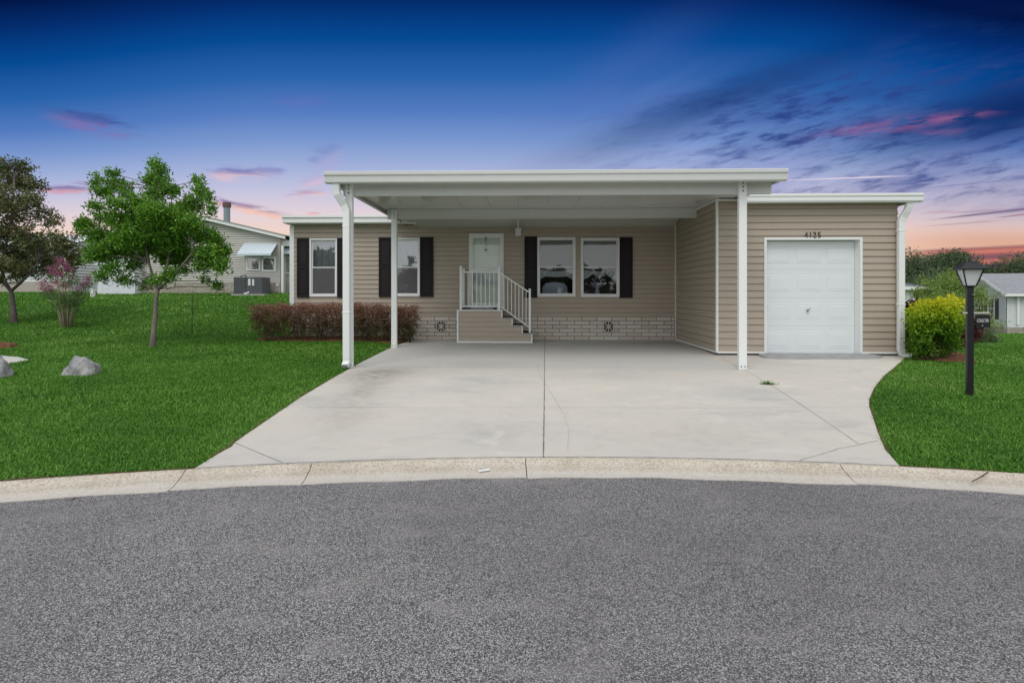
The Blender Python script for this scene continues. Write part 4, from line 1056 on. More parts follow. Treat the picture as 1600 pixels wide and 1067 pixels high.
# small things on the landing
bo = thing('lantern', 'tiny black lantern with an arched handle on the landing behind the railing', 'lantern', (XW(773, 13.0), 13.02, zs_[0]))
o_ = bo['_o']; mb = MB(); mb.box(o_[0] - .045, o_[0] + .045, o_[1] - .04, o_[1] + .04, o_[2], o_[2] + .055); mb.build('body', BLACK, bo, bevel=.006)
mb = MB(); mb.tube([(o_[0] + .045 * math.cos(a), o_[1], o_[2] + .055 + .05 * math.sin(a)) for a in np.linspace(0, math.pi, 9)], .010, 6); mb.build('handle', BLACK, bo)
mb = MB(); x0 = XW(723.5, 13.1); mb.box(x0, x0 + .17, 13.0, 13.35, zs_[0] + .001, zs_[0] + .045); o = mb.build('doormat', SLATEG, bevel=.01); tag(o, 'rolled dark grey mat at the left end of the entry landing', 'mat')

# ================================================================== PLANTS
def ncol(n): return RNG.normal(size=(n, 3))
def leaf_cloud(name, blobs, total, L, Wd, m, parent, up=.35, per=14, spread=.10, shell=.5, keep=None):
    """leaves in small twig clusters spread through ellipsoids; blobs = [(centre, rx, ry, rz)]"""
    vol = np.array([b[1] * b[2] * b[3] for b in blobs]) ** .75; cnt = np.maximum(2, (total / per * vol / vol.sum())).astype(int)
    C_ = []
    for (c, rx, ry, rz), k in zip(blobs, cnt):
        d = ncol(k); d /= np.linalg.norm(d, axis=1)[:, None]; r = RNG.uniform(0, 1, k) ** shell
        C_.append(np.array(c) + d * r[:, None] * np.array([rx, ry, rz]))
    C_ = np.concatenate(C_); n = len(C_) * per
    ctr = np.repeat(C_, per, 0) + np.clip(ncol(n), -1.5, 1.5) * spread * .5
    if keep is not None: ctr = ctr[keep(ctr)]; n = len(ctr)
    d = ncol(n); d[:, 2] += up; d /= np.linalg.norm(d, axis=1)[:, None]
    nn = ncol(n); nn[:, 2] += .6; s_ = np.cross(d, nn); s_ /= np.linalg.norm(s_, axis=1)[:, None] + 1e-9
    nn = np.cross(s_, d)
    ln = (L * RNG.uniform(.6, 1.25, n))[:, None]; w = (Wd * RNG.uniform(.7, 1.2, n))[:, None]
    B = ctr; mid = ctr + d * ln * .45; tip = ctr + d * ln - nn * ln * .12
    V = np.stack([B, mid + s_ * w / 2 + nn * w * .12, tip, mid - s_ * w / 2 + nn * w * .12], 1).reshape(-1, 3)
    k = (np.arange(n) * 4)[:, None]; Fc = np.concatenate([k + np.array([[0, 1, 2]]), k + np.array([[0, 2, 3]])], 0)
    return npmesh(name, V, Fc, m, parent)
def pxblobs(lst, d, depth, seed=1):
    r = random.Random(seed); out = []; xs = [b[0] for b in lst]; xc = sum(xs) / len(xs); R_ = max(abs(x - xc) for x in xs) + 1
    for px, py, rx, ry in lst:
        k = math.sqrt(max(0, 1 - ((px - xc) / R_) ** 2)); off_ = r.uniform(-1, 1) * depth * k
        c = at_d(px, py, d + off_); sc = (d + off_) / F
        out.append((c, rx * sc, max(.12, (rx + ry) / 2 * sc), ry * sc))
    return out
def limb(mb, a, b, r0, r1, sag=.1, seed=0, n=6):
    r = random.Random(seed); a, b = Vector(a), Vector(b); pts = []
    for k in range(n + 1):
        t = k / n; p = a.lerp(b, t); p.z -= math.sin(t * math.pi) * sag * (b - a).length * -.5 if False else 0
        p += Vector((r.uniform(-1, 1), r.uniform(-1, 1), r.uniform(-.6, .6))) * (b - a).length * .035 * (0 < k < n)
        p.x -= (b.x - a.x) * .18 * math.sin(t * math.pi); p.y -= (b.y - a.y) * .18 * math.sin(t * math.pi)
        pts.append(p)
    mb.tube(pts, [r0 + (r1 - r0) * k / n for k in range(n + 1)], 7)
def px_tree(name, label, cat, base, trunk, forks, blobs, d, depth, nleaf, L, Wd, ml, mb_, r0, seed, spread=.1, group=None, per=14, up=.35):
    gp, _ = GT(*base); t = thing(name, label, cat, tuple(gp), group)
    mb = MB(); P_ = [gp - Vector((0, 0, .08))] + [at_d(x, y, d) for x, y in trunk]; n_ = len(P_)
    rad = [r0 * 1.35] + [r0 * (1 - .45 * (k + 1) / n_) for k in range(n_ - 1)]; mb.tube(P_, rad, 10)
    B = pxblobs(blobs, d, depth, seed); nodes = [(P_[-1], rad[-1])]
    for ch in forks:
        pts = [P_[-1]] + [at_d(x, y, d + o_) for x, y, o_ in ch]; rr_ = [rad[-1] * .85 * (1 - .6 * k / len(pts)) for k in range(len(pts))]; mb.tube(pts, rr_, 8)
        nodes += [(p, r_) for p, r_ in zip(pts[1:], rr_[1:])]
    for k, (c, rx, ry, rz) in enumerate(B):
        nd, nr = min(nodes, key=lambda q: (q[0] - Vector(c)).length + (.5 if q[0].z > c[2] else 0))
        limb(mb, nd, c, nr * .55, .008, seed=k + seed)
        for q in range(3):
            e = Vector(c) + Vector((random.uniform(-1, 1) * rx, random.uniform(-1, 1) * ry, random.uniform(-.3, 1) * rz)) * .8; limb(mb, c, e, .009, .004, seed=q * 7 + k, n=3)
    mb.build('trunk', mb_, t, smooth=True, fix=False)
    leaf_cloud('crown', B, nleaf, L, Wd, ml, t, spread=spread, per=per, up=up)
    return t
random.seed(3)
_, dA = GT(238, 540)
px_tree('oak_tree', 'young bright green tree with a grey trunk in front of the grey neighbour home', 'tree', (238, 541),
    [(240, 520), (243, 490), (244, 465), (247, 452)], [[(240, 435, .0), (233, 412, .1), (228, 390, -.1), (226, 365, .1)], [(255, 432, .1), (262, 410, .1), (266, 385, .2), (262, 350, .1), (250, 300, 0)], [(262, 440, -.2), (285, 415, -.3), (300, 395, -.4)]],
    [(245, 262, 12, 16), (243, 284, 20, 15), (262, 298, 20, 13), (240, 305, 18, 10), (178, 272, 9, 10), (172, 286, 10, 9), (190, 292, 14, 10), (147, 285, 9, 9), (160, 300, 16, 10), (150, 322, 13, 8), (180, 318, 18, 9), (196, 302, 8, 10), (135, 350, 18, 10), (127, 358, 9, 7), (165, 340, 18, 10),
     (215, 318, 22, 12), (308, 284, 8, 10), (310, 300, 12, 10), (325, 308, 9, 12), (300, 318, 18, 12), (328, 328, 8, 10), (285, 328, 20, 12), (250, 335, 38, 18), (205, 345, 36, 18), (240, 355, 40, 20), (290, 350, 28, 16), (165, 372, 22, 14), (148, 368, 16, 10), (150, 396, 20, 17), (180, 392, 30, 17), (200, 370, 32, 18),
     (228, 382, 30, 18), (268, 375, 32, 20), (310, 368, 26, 14), (335, 372, 14, 12), (340, 392, 14, 14), (322, 398, 22, 14), (345, 414, 12, 16), (290, 398, 24, 14), (318, 416, 18, 8), (262, 404, 24, 14), (172, 420, 14, 10), (160, 432, 12, 8), (190, 436, 9, 8), (205, 418, 10, 8), (215, 406, 18, 10), (202, 440, 6, 7),
     (232, 444, 12, 8), (247, 436, 10, 8), (322, 438, 9, 5), (338, 447, 11, 6), (268, 428, 12, 9), (290, 424, 14, 6), (350, 398, 8, 16)],
    dA, .75, 36000, .098, .038, LEAF_A, BARK, .060, 21, spread=.12, per=20)
_, dB = GT(22, 503)
px_tree('magnolia_tree', 'tall bronze green tree with a dark trunk at the far left edge', 'tree', (22, 504),
    [(21, 485), (19, 465), (17, 455)], [[(8, 440, 0), (2, 420, .2), (10, 380, 0), (20, 330, 0), (22, 280, 0)], [(32, 442, -.1), (44, 430, -.3), (60, 410, -.3)], [(-5, 430, .2), (-30, 400, .3), (-40, 350, .2)]],
    [(18, 258, 20, 14), (38, 264, 14, 12), (5, 262, 14, 12), (15, 285, 34, 20), (45, 290, 20, 16), (65, 290, 12, 10), (10, 312, 40, 20), (50, 315, 20, 14), (20, 340, 38, 20), (62, 330, 14, 14), (80, 338, 14, 10), (90, 345, 10, 9), (5, 370, 40, 20), (45, 372, 26, 16), (75, 348, 12, 6),
     (70, 385, 26, 20), (95, 375, 24, 16), (105, 395, 22, 20), (112, 412, 16, 14), (30, 400, 44, 22), (75, 412, 30, 16), (10, 418, 36, 16), (50, 425, 36, 12), (95, 425, 18, 8), (15, 436, 22, 8),
     (-30, 290, 30, 24), (-35, 330, 36, 26), (-40, 375, 40, 26), (-40, 410, 36, 20), (-60, 350, 24, 30)],
    dB, .9, 23000, .115, .050, LEAF_B, BARKD, .085, 5, spread=.15, per=18)
# crape myrtle: many thin stems from the ground
gp, dC = GT(105, 511)
t = thing('myrtle_shrub', 'pink flowering shrub with several bare stems on the left lawn', 'shrub', tuple(gp)); mb = MB()
gb = [(105, 470, 24, 12), (90, 462, 16, 10), (122, 462, 18, 12), (104, 482, 18, 8), (88, 435, 12, 10), (110, 440, 14, 12), (135, 450, 10, 9), (75, 462, 9, 8), (118, 478, 12, 7)]
pb = [(92, 407, 6, 7), (98, 414, 9, 6), (107, 421, 9, 6), (83, 422, 8, 8), (90, 428, 10, 7), (66, 440, 8, 6), (72, 448, 9, 7), (76, 455, 12, 6), (98, 447, 10, 5), (106, 444, 7, 5), (112, 434, 9, 6), (131, 443, 9, 6), (138, 436, 8, 6), (126, 452, 6, 4), (88, 440, 6, 5)]
B1 = pxblobs(gb, dC, .35, 3); B2 = pxblobs(pb, dC, .4, 4)
for k, (c, a, b, cz) in enumerate(B1 + B2):
    s0 = gp + Vector((random.uniform(-.09, .09), random.uniform(-.06, .06), -.05)); m_ = s0.lerp(Vector(c), .45) + Vector((0, 0, .12))
    s0.x = gp.x + (c[0] - gp.x) * .16; m_.x = s0.x + (c[0] - s0.x) * .35; mb.tube([s0, m_, Vector(c)], [.016, .011, .004], 6)
mb.build('stems', BARKT, t, smooth=True, fix=False); leaf_cloud('foliage', B1, 3800, .055, .022, LEAF_C, t, spread=.10, up=.9); leaf_cloud('blossom', B2, 3800, .032, .026, PINK, t, spread=.07)
# thin sapling
gp, dS = GT(300, 521); t = thing('sapling', 'thin nearly leafless sapling right of the young green tree', 'sapling', tuple(gp)); mb = MB()
mb.tube([gp - Vector((0, 0, .05)), at_d(300, 500, dS), at_d(301, 480, dS), at_d(300, 446, dS)], [.014, .012, .009, .004], 6)
tw = []
for (x0, y0, x1, y1) in ((300, 486, 292, 468), (300, 484, 312, 466), (300, 478, 296, 452), (301, 472, 306, 448), (300, 492, 308, 478)): mb.tube([at_d(x0, y0, dS), at_d(x1, y1, dS)], [.006, .003], 5); tw.append((at_d(x1, y1, dS), .08, .08, .08))
mb.build('trunk', TWIG, t, fix=False); leaf_cloud('leaves', tw, 60, .035, .014, LEAF_C, t, per=6, spread=.08)
# clipped burgundy hedge: separate shrubs in a row
_, dH = GT(500, 529)
hl = [('leftmost clipped burgundy shrub of the hedge, a gap of grass beside it', 393, 449), ('burgundy hedge shrub below the left shutter of the left window', 446, 486), ('burgundy hedge shrub below the left front window', 484, 524), ('burgundy hedge shrub just left of the front left carport post', 521, 562), ('burgundy hedge shrub just right of the front left carport post', 558, 596), ('burgundy hedge shrub beside the rear carport post, left of it', 592, 626), ('rightmost clipped burgundy shrub of the hedge, beside the concrete', 620, 652)]
for k, (lab, p0, p1) in enumerate(hl):
    top0 = 475 if k < 5 else 478; yb_ = 529 if k < 4 else 531
    Yc = 13.02; xa, xb = W(p0, 500, Yc).x, W(p1, 500, Yc).x; xc = (xa + xb) / 2; hw = (xb - xa) / 2; zt = ZW(p0, top0, Yc); zb = tz(xc, Yc)
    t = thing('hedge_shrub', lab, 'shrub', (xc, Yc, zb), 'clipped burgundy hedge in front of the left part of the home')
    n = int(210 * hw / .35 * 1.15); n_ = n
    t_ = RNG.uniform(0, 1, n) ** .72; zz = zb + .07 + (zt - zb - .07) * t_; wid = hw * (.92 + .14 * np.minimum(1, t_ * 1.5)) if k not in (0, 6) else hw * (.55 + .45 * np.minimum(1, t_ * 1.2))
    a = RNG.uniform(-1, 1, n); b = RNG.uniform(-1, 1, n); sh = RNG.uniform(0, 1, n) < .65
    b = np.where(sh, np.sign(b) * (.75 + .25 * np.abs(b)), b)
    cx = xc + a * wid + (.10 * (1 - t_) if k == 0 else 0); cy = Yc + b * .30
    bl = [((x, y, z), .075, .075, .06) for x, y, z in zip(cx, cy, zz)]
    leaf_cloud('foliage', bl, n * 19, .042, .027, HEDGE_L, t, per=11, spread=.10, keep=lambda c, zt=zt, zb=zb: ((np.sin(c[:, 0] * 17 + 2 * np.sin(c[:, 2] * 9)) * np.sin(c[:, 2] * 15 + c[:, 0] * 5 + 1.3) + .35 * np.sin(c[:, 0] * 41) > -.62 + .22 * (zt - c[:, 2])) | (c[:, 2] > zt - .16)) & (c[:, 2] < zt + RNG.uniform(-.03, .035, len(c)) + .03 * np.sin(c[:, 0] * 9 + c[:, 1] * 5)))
    mb = MB()
    for q in range(9):
        x0 = xc + random.uniform(-.35, .35) * hw; m_ = Vector((x0 + random.uniform(-.08, .08), Yc + random.uniform(-.15, .15), zb + .3)); mb.tube([(x0, Yc + random.uniform(-.1, .1), zb - .03), m_, (x0 + random.uniform(-.7, .7) * hw, Yc + random.uniform(-.2, .2), zt - .08)], [.012, .010, .005], 5)
    mb.build('stems', TWIG, t, fix=False)
# garden plants on the right
def shrub(name, lab, blobs, d, depth, n, L, Wd, ml, seed, base, cat='shrub', spread=.1, per=12, up=.4, group=None, stem=TWIG):
    gp, _ = GT(*base); gp = Vector((at_d(base[0], 458, d).x, at_d(base[0], 458, d).y, 0)); gp.z = tz(gp.x, gp.y)
    t = thing(name, lab, cat, tuple(gp), group); B = pxblobs(blobs, d, depth, seed); mb = MB()
    for k, (c, a, b, cz) in enumerate(B):
        s0 = gp + Vector((random.uniform(-.12, .12), random.uniform(-.1, .1), -.05)); mb.tube([s0, s0.lerp(Vector(c), .5) + Vector((0, 0, .08)), Vector(c)], [.018, .012, .005], 5)
    mb.build('stems', stem, t, fix=False); leaf_cloud('foliage', B, n, L, Wd, ml, t, spread=spread, per=per, up=up); return t
shrub('golden_shrub', 'large rounded shrub with yellow top growth beside the garage downspout', [(1455, 500, 34, 26), (1440, 490, 20, 18), (1475, 488, 24, 18), (1452, 530, 32, 22), (1438, 524, 16, 20), (1484, 512, 20, 26), (1476, 538, 20, 14), (1440, 546, 20, 9), (1465, 478, 22, 7), (1445, 478, 12, 8), (1490, 480, 12, 8), (1434, 502, 10, 12), (1500, 500, 8, 16), (1455, 548, 26, 8), (1502, 474, 7, 5), (1486, 470, 9, 4), (1466, 472, 8, 4)], 10.0, .45, 13000, .070, .034, LIME_L, 8, (1457, 556), spread=.09)
shrub('red_shrub', 'dark red shrub squeezed between the garage downspout and the yellow topped shrub', [(1424, 490, 14, 14), (1424, 515, 10, 20), (1422, 538, 8, 10), (1434, 480, 12, 8), (1422, 478, 8, 8)], 11.0, .25, 5000, .05, .026, RED_L, 9, (1424, 548))
shrub('red_shrub', 'dark red shrub behind the black lamp post at the right of the yellow topped shrub', [(1512, 505, 16, 14), (1508, 528, 14, 14), (1520, 520, 12, 18), (1500, 530, 8, 14)], 12.2, .4, 4200, .055, .026, RED_L, 10, (1512, 545))
shrub('green_shrub', 'loose pale green shrub rising behind the yellow topped shrub', [(1450, 455, 18, 12), (1478, 446, 22, 14), (1500, 452, 18, 14), (1465, 470, 24, 10), (1490, 470, 20, 12), (1436, 462, 10, 9), (1512, 468, 12, 14), (1482, 432, 14, 7), (1445, 440, 8, 5)], 15.5, .8, 7000, .075, .032, PALEG, 12, (1480, 535), spread=.17)
shrub('green_shrub', 'loose leafy shrub in front of the neighbour window right of the lamp post', [(1528, 462, 10, 12), (1533, 450, 7, 6), (1538, 470, 6, 8), (1530, 482, 8, 8), (1546, 505, 8, 6), (1560, 509, 6, 3), (1536, 498, 8, 8), (1553, 461, 4, 4)], 15.0, .5, 1500, .07, .032, PALEG, 13, (1540, 535), spread=.16)
shrub('ground_plant', 'low green plant on the lawn behind the lamp post', [(1530, 530, 14, 8), (1542, 524, 10, 8), (1552, 531, 8, 5)], 14.0, .3, 1800, .06, .02, LEAF_C, 14, (1538, 538), spread=.12)
# distant trees on the right, each its own tree
def far_tree(x, y, h, w, n, L, seed, lab, ml=FAR_L, bark=BARKD, group='trees beyond the right hand houses', low=.12):
    r = random.Random(seed); z0 = tz(x, y); t = thing('broadleaf_tree', lab, 'tree', (x, y, z0), group); B = []
    for k in range(16):
        a = r.uniform(0, 6.28); q = r.uniform(.1, .95); zz = r.uniform(low + .12, .9); rr_ = w / 2 * math.sqrt(max(.05, 1 - ((zz - .45) / .62) ** 2)) * q * .8
        s_ = w * r.uniform(.17, .28); B.append(((x + rr_ * math.cos(a), y + rr_ * math.sin(a), z0 + h * zz * .93), s_, s_, s_ * .72))
    mb = MB(); mb.tube([(x, y, z0 - .3), (x + .1, y, z0 + h * .3), (x, y, z0 + h * .6)], [w * .04, w * .03, w * .012], 7)
    for c, a, b, cz in B[:9]: limb(mb, (x, y, z0 + h * .3), c, w * .018, .02, seed=seed)
    mb.build('trunk', bark, t, fix=False); leaf_cloud('crown', B, n, L, L * .6, ml, t, spread=w * .06, per=10, shell=.4); return t
ft = [(1408, 390, 62, 11), (1432, 386, 66, 10), (1458, 384, 60, 11), (1480, 392, 64, 9), (1496, 382, 58, 6), (1450, 415, 45, 9), (1480, 420, 42, 8), (1535, 418, 72, 8), (1556, 412, 70, 9), (1578, 407, 68, 10), (1600, 402, 70, 10), (1628, 398, 66, 12), (1660, 394, 68, 13), (1700, 390, 66, 13), (1372, 398, 64, 12), (1335, 404, 64, 12)]
fl = ['far tree just right of the garage downspout', 'far tree above the grey hip roof', 'tallest far tree left of the lamp post', 'far tree left of the lantern roof', 'slim far tree peak just left of the lantern', 'nearer far tree low behind the loose pale shrub', 'nearer far tree behind the top of the lamp post', 'far tree right behind the lantern', 'far tree above the left end of the pale grey roof', 'far tree above the middle of the pale grey roof', 'far tree above the right end of the pale grey roof', 'far tree at the right edge of the view', 'far tree beyond the right edge', 'far tree furthest to the right', 'far tree hidden behind the garage', 'far tree further left behind the garage']
for k, ((px, py, d, w), lab) in enumerate(zip(ft, fl)):
    c = at_d(px, py, d); z0 = tz(c.x, c.y)
    if px > 1390 and px < 1650: far_tree(c.x, c.y, c.z - z0 - .2, w * (.9 if px != 1496 else .8), 20000, .23 if d > 50 else .18, 40 + k, lab)
# belt of trees across the street, behind the viewer (mirrored in the window panes)
bb = [((x, -34 + 3 * math.sin(x * .7), .4 + 1.6 + .8 * math.sin(x * .37) ), 3.2, 2, 1.9 + .9 * math.sin(x * .9 + 1)) for x in range(-70, 72, 3)]
bb += [((-19, -22, 3.2), 1.9, 1.7, 1.8), ((-20, -22, 4.6), 1.4, 1.3, 1.2), ((26, -26, 3.5), 2.3, 2, 2.2)]
tb = leaf_cloud('tree_belt', bb, 42000, .65, .42, FAR_L, None, spread=.5); tag(tb, 'dark belt of trees across the street mirrored in the window panes', 'trees', kind='stuff')

# ================================================================== BOULDERS, LITTER
def boulder(lab, px0, px1, pyt, pyb, seed, sy=.8, tilt=0):
    gp, d = GT((px0 + px1) / 2, pyb - 4); w = (px1 - px0) / F * d * .88; h = (pyb - pyt) / F * d * 1.10
    bm = bmesh.new(); bmesh.ops.create_icosphere(bm, subdivisions=5, radius=1)
    from mathutils import noise as mn
    for v_ in bm.verts:
        p = v_.co.copy(); o_ = Vector((seed * 3.1, seed, 0))
        k = 1 + .20 * mn.noise(p * .9 + o_) + .15 * mn.noise(p * 2.3 + o_) + .07 * mn.noise(p * 5 + o_) + .03 * mn.noise(p * 13 + o_)
        k -= .10 * max(0, mn.noise(p * 3.3 + o_ * 2)) ** .5 * .8
        q = p * k; z = q.z; tp = 1 - .22 * max(0, z) ** 2
        v_.co = Vector((q.x * w / 2 * tp * 1.02, q.y * w / 2 * sy * tp, z * h * .82 + tilt * q.x * h)) 
    mx = max(v_.co.z for v_ in bm.verts)
    for v_ in bm.verts: v_.co.z *= h / mx * .98
    me = bpy.data.meshes.new('boulder'); bm.to_mesh(me); bm.free(); me.materials.append(ROCK)
    for p in me.polygons: p.use_smooth = True
    o = bpy.data.objects.new('boulder', me); COL.objects.link(o); o.location = gp - Vector((0, 0, .06)); return tag(o, lab, 'rock')
boulder('rounded pale grey boulder lying alone on the left lawn', 98, 158, 556, 588, 2.3)
boulder('darker grey boulder cut by the left edge of the photo', -40, 17, 543, 592, 5.1, tilt=-.05)
def tuft(name, lab, c, n, L, spread, m=GRASS):
    V_ = []; F_ = []
    for k in range(n):
        a = RNG.uniform(0, 6.28); r_ = abs(RNG.normal()) * spread; x, y = c[0] + math.cos(a) * r_ * 1.6, c[1] + math.sin(a) * r_ * .5; x += (y - c[1]) * -2.0
        z = SL * y + .006; ln = L * RNG.uniform(.5, 1.3); b_ = RNG.uniform(0, 6.28); le = RNG.uniform(.3, 1.0)
        tip = (x + math.cos(b_) * ln * le, y + math.sin(b_) * ln * le, z + ln * (1.1 - le * .8)); w = .004
        V_ += [(x - math.sin(b_) * w, y + math.cos(b_) * w, z), (x + math.sin(b_) * w, y - math.cos(b_) * w, z), tip]; F_.append((3 * k, 3 * k + 1, 3 * k + 2))
    o = npmesh(name, np.array(V_), np.array(F_), m); return tag(o, lab, 'weed')
tuft('weed', 'small tuft of grass growing in the driveway crack near the right post', G(1200, 601), 200, .075, .030)
g = G(756, 737, -.045); mb = MB(); M_ = Matrix.Translation((g.x, g.y, .028)) @ Matrix.Rotation(.35, 4, 'Z')
mb.add([M_ @ Vector(p) for p in ((-.045, -.012, -.004), (.045, -.010, 0), (.05, .012, .010), (-.02, .016, .003), (-.045, .010, .012))], [(0, 1, 2, 3), (0, 3, 4)]); o = mb.build('paper_scrap', LABELW); tag(o, 'scrap of white paper lying on the kerb left of the middle joint', 'litter')
def stick(lab, pts, r=.004):
    mb = MB(); P_ = []
    for (px, py, h_) in pts: q = G(px, py, 0); P_.append((q.x, q.y, q.z + h_))
    mb.tube(P_, r, 5); mb.tube([P_[1], (P_[1][0] + .05, P_[1][1] + .02, P_[1][2] + .004)], r * .7, 4); o = mb.build('twig', TWIG); tag(o, lab, 'twig')
stick('brown twig lying on the kerb at the right', [(1519, 752, .0), (1530, 746, .0), (1544, 739, .008)])
stick('small dark twig on the kerb at the left', [(103, 779, -.02), (112, 776, -.02), (119, 773, -.015)], .003)

# ================================================================== LAMP POST
gp, dL = GT(1515, 617)
lp_ = thing('lamp_post', 'black lamp post with a four sided frosted lantern on the right lawn', 'lamp post', tuple(gp)); bx, by, bz = gp
ZL = lambda py: CH + (HOR - py) / F * dL
mb = MB(); h_ = .034; R0 = Matrix.Translation((bx, by, 0)) @ Matrix.Rotation(math.radians(-20), 4, 'Z')
mb.box(-h_, h_, -h_, h_, bz - .1, ZL(449), R0); mb.box(-h_ - .012, h_ + .012, -h_ - .012, h_ + .012, ZL(449), ZL(447), R0); mb.build('post', BLACK, lp_, bevel=.006)
zA, zB_ = ZL(447), ZL(421); ra, rb_ = .050, .110
def sq(r, z): return [R0 @ Vector((sx * r, sy * r, z)) for sx, sy in ((-1, -1), (1, -1), (1, 1), (-1, 1))]
mb = MB(); A_, B_ = sq(ra, zA), sq(rb_, zB_)
for k in range(4): mb.tube([A_[k], B_[k]], .0085, 6)
for k in range(4): mb.tube([A_[k], A_[(k + 1) % 4]], .009, 6); mb.tube([B_[k], B_[(k + 1) % 4]], .009, 6)
mb.add(sq(ra, zA - .008) + sq(ra, zA + .004), [(0, 1, 2, 3), (4, 5, 6, 7), (0, 1, 5, 4), (1, 2, 6, 5), (2, 3, 7, 6), (3, 0, 4, 7)])
lan = mb.build('lantern_frame', BLACK, lp_)
mb = MB(); A_, B_ = sq(ra - .003, zA + .004), sq(rb_ - .006, zB_ - .004); mb.add(A_ + B_, [(k, (k + 1) % 4, 4 + (k + 1) % 4, 4 + k) for k in range(4)]); mb.build('panes', FROST, lan)
mb = MB(); lv = [(rb_ + .040, zB_ - .008), (rb_ + .046, zB_ + .002), (rb_ + .018, zB_ + .028), (rb_ - .012, zB_ + .052), (.078, zB_ + .072), (.074, zB_ + .078), (.070, zB_ + .092), (.045, zB_ + .104), (.012, zB_ + .110)]
vs = [p for r_, z in lv for p in sq(r_, z)]; fs = [(q * 4 + k, q * 4 + (k + 1) % 4, q * 4 + 4 + (k + 1) % 4, q * 4 + 4 + k) for q in range(len(lv) - 1) for k in range(4)] + [(0, 1, 2, 3), tuple(range(len(vs) - 4, len(vs)))]
mb.add(vs, fs); mb.lathe([(.010, 0), (.012, .012), (.006, .02), (.002, .035)], (bx, by, zB_ + .114), 8); mb.build('lantern_roof', BLACK, lan, bevel=.003)
mb = MB(); yfr = by - .07; mb.tube([(bx - .095, yfr + .07, ZL(489.2)), (bx + .215, yfr + .03, ZL(489))], .013, 8); xr_ = bx + .215
mb.build('cross_bar', simple('grey_metal_bar', (.50, .48, .42), .5, .5, .1, 8), lp_)
mb = MB(); mb.lathe([(.012, 0), (.014, .006), (.006, .022)], (0, 0, 0), 8); mb.v = [(bx - .095 - z, by + y, ZL(489.2) + x) for x, y, z in mb.v]; mb.v += []; mb.build('bar_cap', BLACK, lp_)
sg = thing('name_sign', 'small black name board with white letters hanging from the lamp post bar', 'sign', (bx + .12, by - .02, ZL(490)))
x0s, x1s = bx + .055, bx + .235; mb = MB(); mb.box(x0s, x1s, by - .035, by - .022, ZL(511.5), ZL(491.5)); mb.build('board', BLACK, sg, bevel=.003)
mb = MB(); mb.box(x0s + .03, x0s + .038, by - .032, by - .026, ZL(491.5), ZL(489)); mb.box(x1s - .038, x1s - .030, by - .032, by - .026, ZL(491.5), ZL(489)); mb.build('hook', STEEL, sg)
LET = simple('white_lettering', (.62, .62, .62), .6)
tx = text_obj('COULTER', .062, .001, LET, sg, (x0s + .083, by - .0375, ZL(503.2)), 0, .56, .0004, 'lettering')
tx = text_obj('8', .036, .001, LET, sg, (x0s + .080, by - .0375, ZL(509.5)), 0, .5, .0, 'lettering')
mb = MB(); mb.box(bx - .01, bx + .028, by - .056, by - .047, ZL(461), ZL(459.6)); mb.build('marker', STEEL, lp_)

# ================================================================== NEIGHBOURING HOMES
def gable(mb, P0, du, out, L_, z0, ze, zr, pitch, xr_=.5, ops=()):
    """lapped gable end: board rows cut to the roof slope"""
    P0, du, out = Vector(P0), Vector(du), Vector(out); k = 0
    def ext(z):
        if z <= ze: return 0, L_
        t = (z - ze) / (zr - ze); return L_ * xr_ * t, L_ - L_ * (1 - xr_) * t
    def pt(s_, o_, z): p = P0 + du * s_ + out * o_; return (p.x, p.y, z)
    while z0 + k * pitch < zr - .02:
        a = z0 + k * pitch; b = min(a + pitch, zr); k += 1; m_ = a + (b - a) * .80
        for q, w, oq, ow in ((a, m_, .045, .020), (m_, b, -.02, -.02)):
            (l0, r0), (l1, r1) = ext(q), ext(w); mb.quad(pt(l0, oq, q), pt(r0, oq, q), pt(r1, ow, w), pt(l1, ow, w))
        l0, r0 = ext(a); mb.quad(pt(l0, -.02, a), pt(r0, -.02, a), pt(r0, .045, a), pt(l0, .045, a))
    return mb
YN = 25.9
GREYS = siding_mat('grey_home_siding', (.50, .49, .44))
nb = thing('grey_home', 'grey sided neighbour home with a pale roof and blue white window awnings at the left', 'house', (XW(325, YN), YN, 1.2))
xl, xr2 = XW(208, YN), XW(438, YN); ze = ZW(438, 371.5, YN); zr = ZW(325, 345, YN); z0 = ZW(400, 441.5, YN); zg_ = ZW(400, 462, YN)
mb = gable(MB(), (xl, YN, 0), (1, 0, 0), (0, -1, 0), xr2 - xl, z0, ze, zr, .118, (XW(325, YN) - xl) / (xr2 - xl)); mb.build('wall', GREYS, nb, fix=False)
mb = MB(); mb.box(xl + .02, xr2 - .02, YN + .01, YN + 12, zg_ - .6, ze - .01); mb.build('wall', GREYS, nb)
mb = MB(); rb = random.Random(2); z = z0 - .01; k = 0
bed = MB(); bed.box(xl, xr2, YN - .008, YN + .009, zg_ - .5, z0); bed = bed.build('skirting', simple('pale_mortar', (.28, .25, .22), .9), nb)
while z > zg_ - .15:
    x = xl - (.2 if k % 2 else 0)
    while x < xr2:
        a, b = max(x + .008, xl), min(x + .39, xr2)
        if b - a > .04: mb.box(a, b, YN - .03, YN - .009, z - .092, z)
        x += .4
    z -= .1; k += 1
mb.build('brick_facing', brick_mat('grey_pink_brick', (.36, .31, .27), (.50, .455, .40)), bed)
xm = XW(325, YN); rz = .10
def roofslab(mb, x0, z0, x1, z1, ya, yb, t): mb.add([(x0, ya, z0), (x1, ya, z1), (x1, yb, z1), (x0, yb, z0), (x0, ya, z0 + t), (x1, ya, z1 + t), (x1, yb, z1 + t), (x0, yb, z0 + t)], [(3, 2, 1, 0), (4, 5, 6, 7), (0, 1, 5, 4), (2, 3, 7, 6), (1, 2, 6, 5), (0, 4, 7, 3)])
slp = (zr - ze) / (xr2 - xm); xe = XW(450, YN)
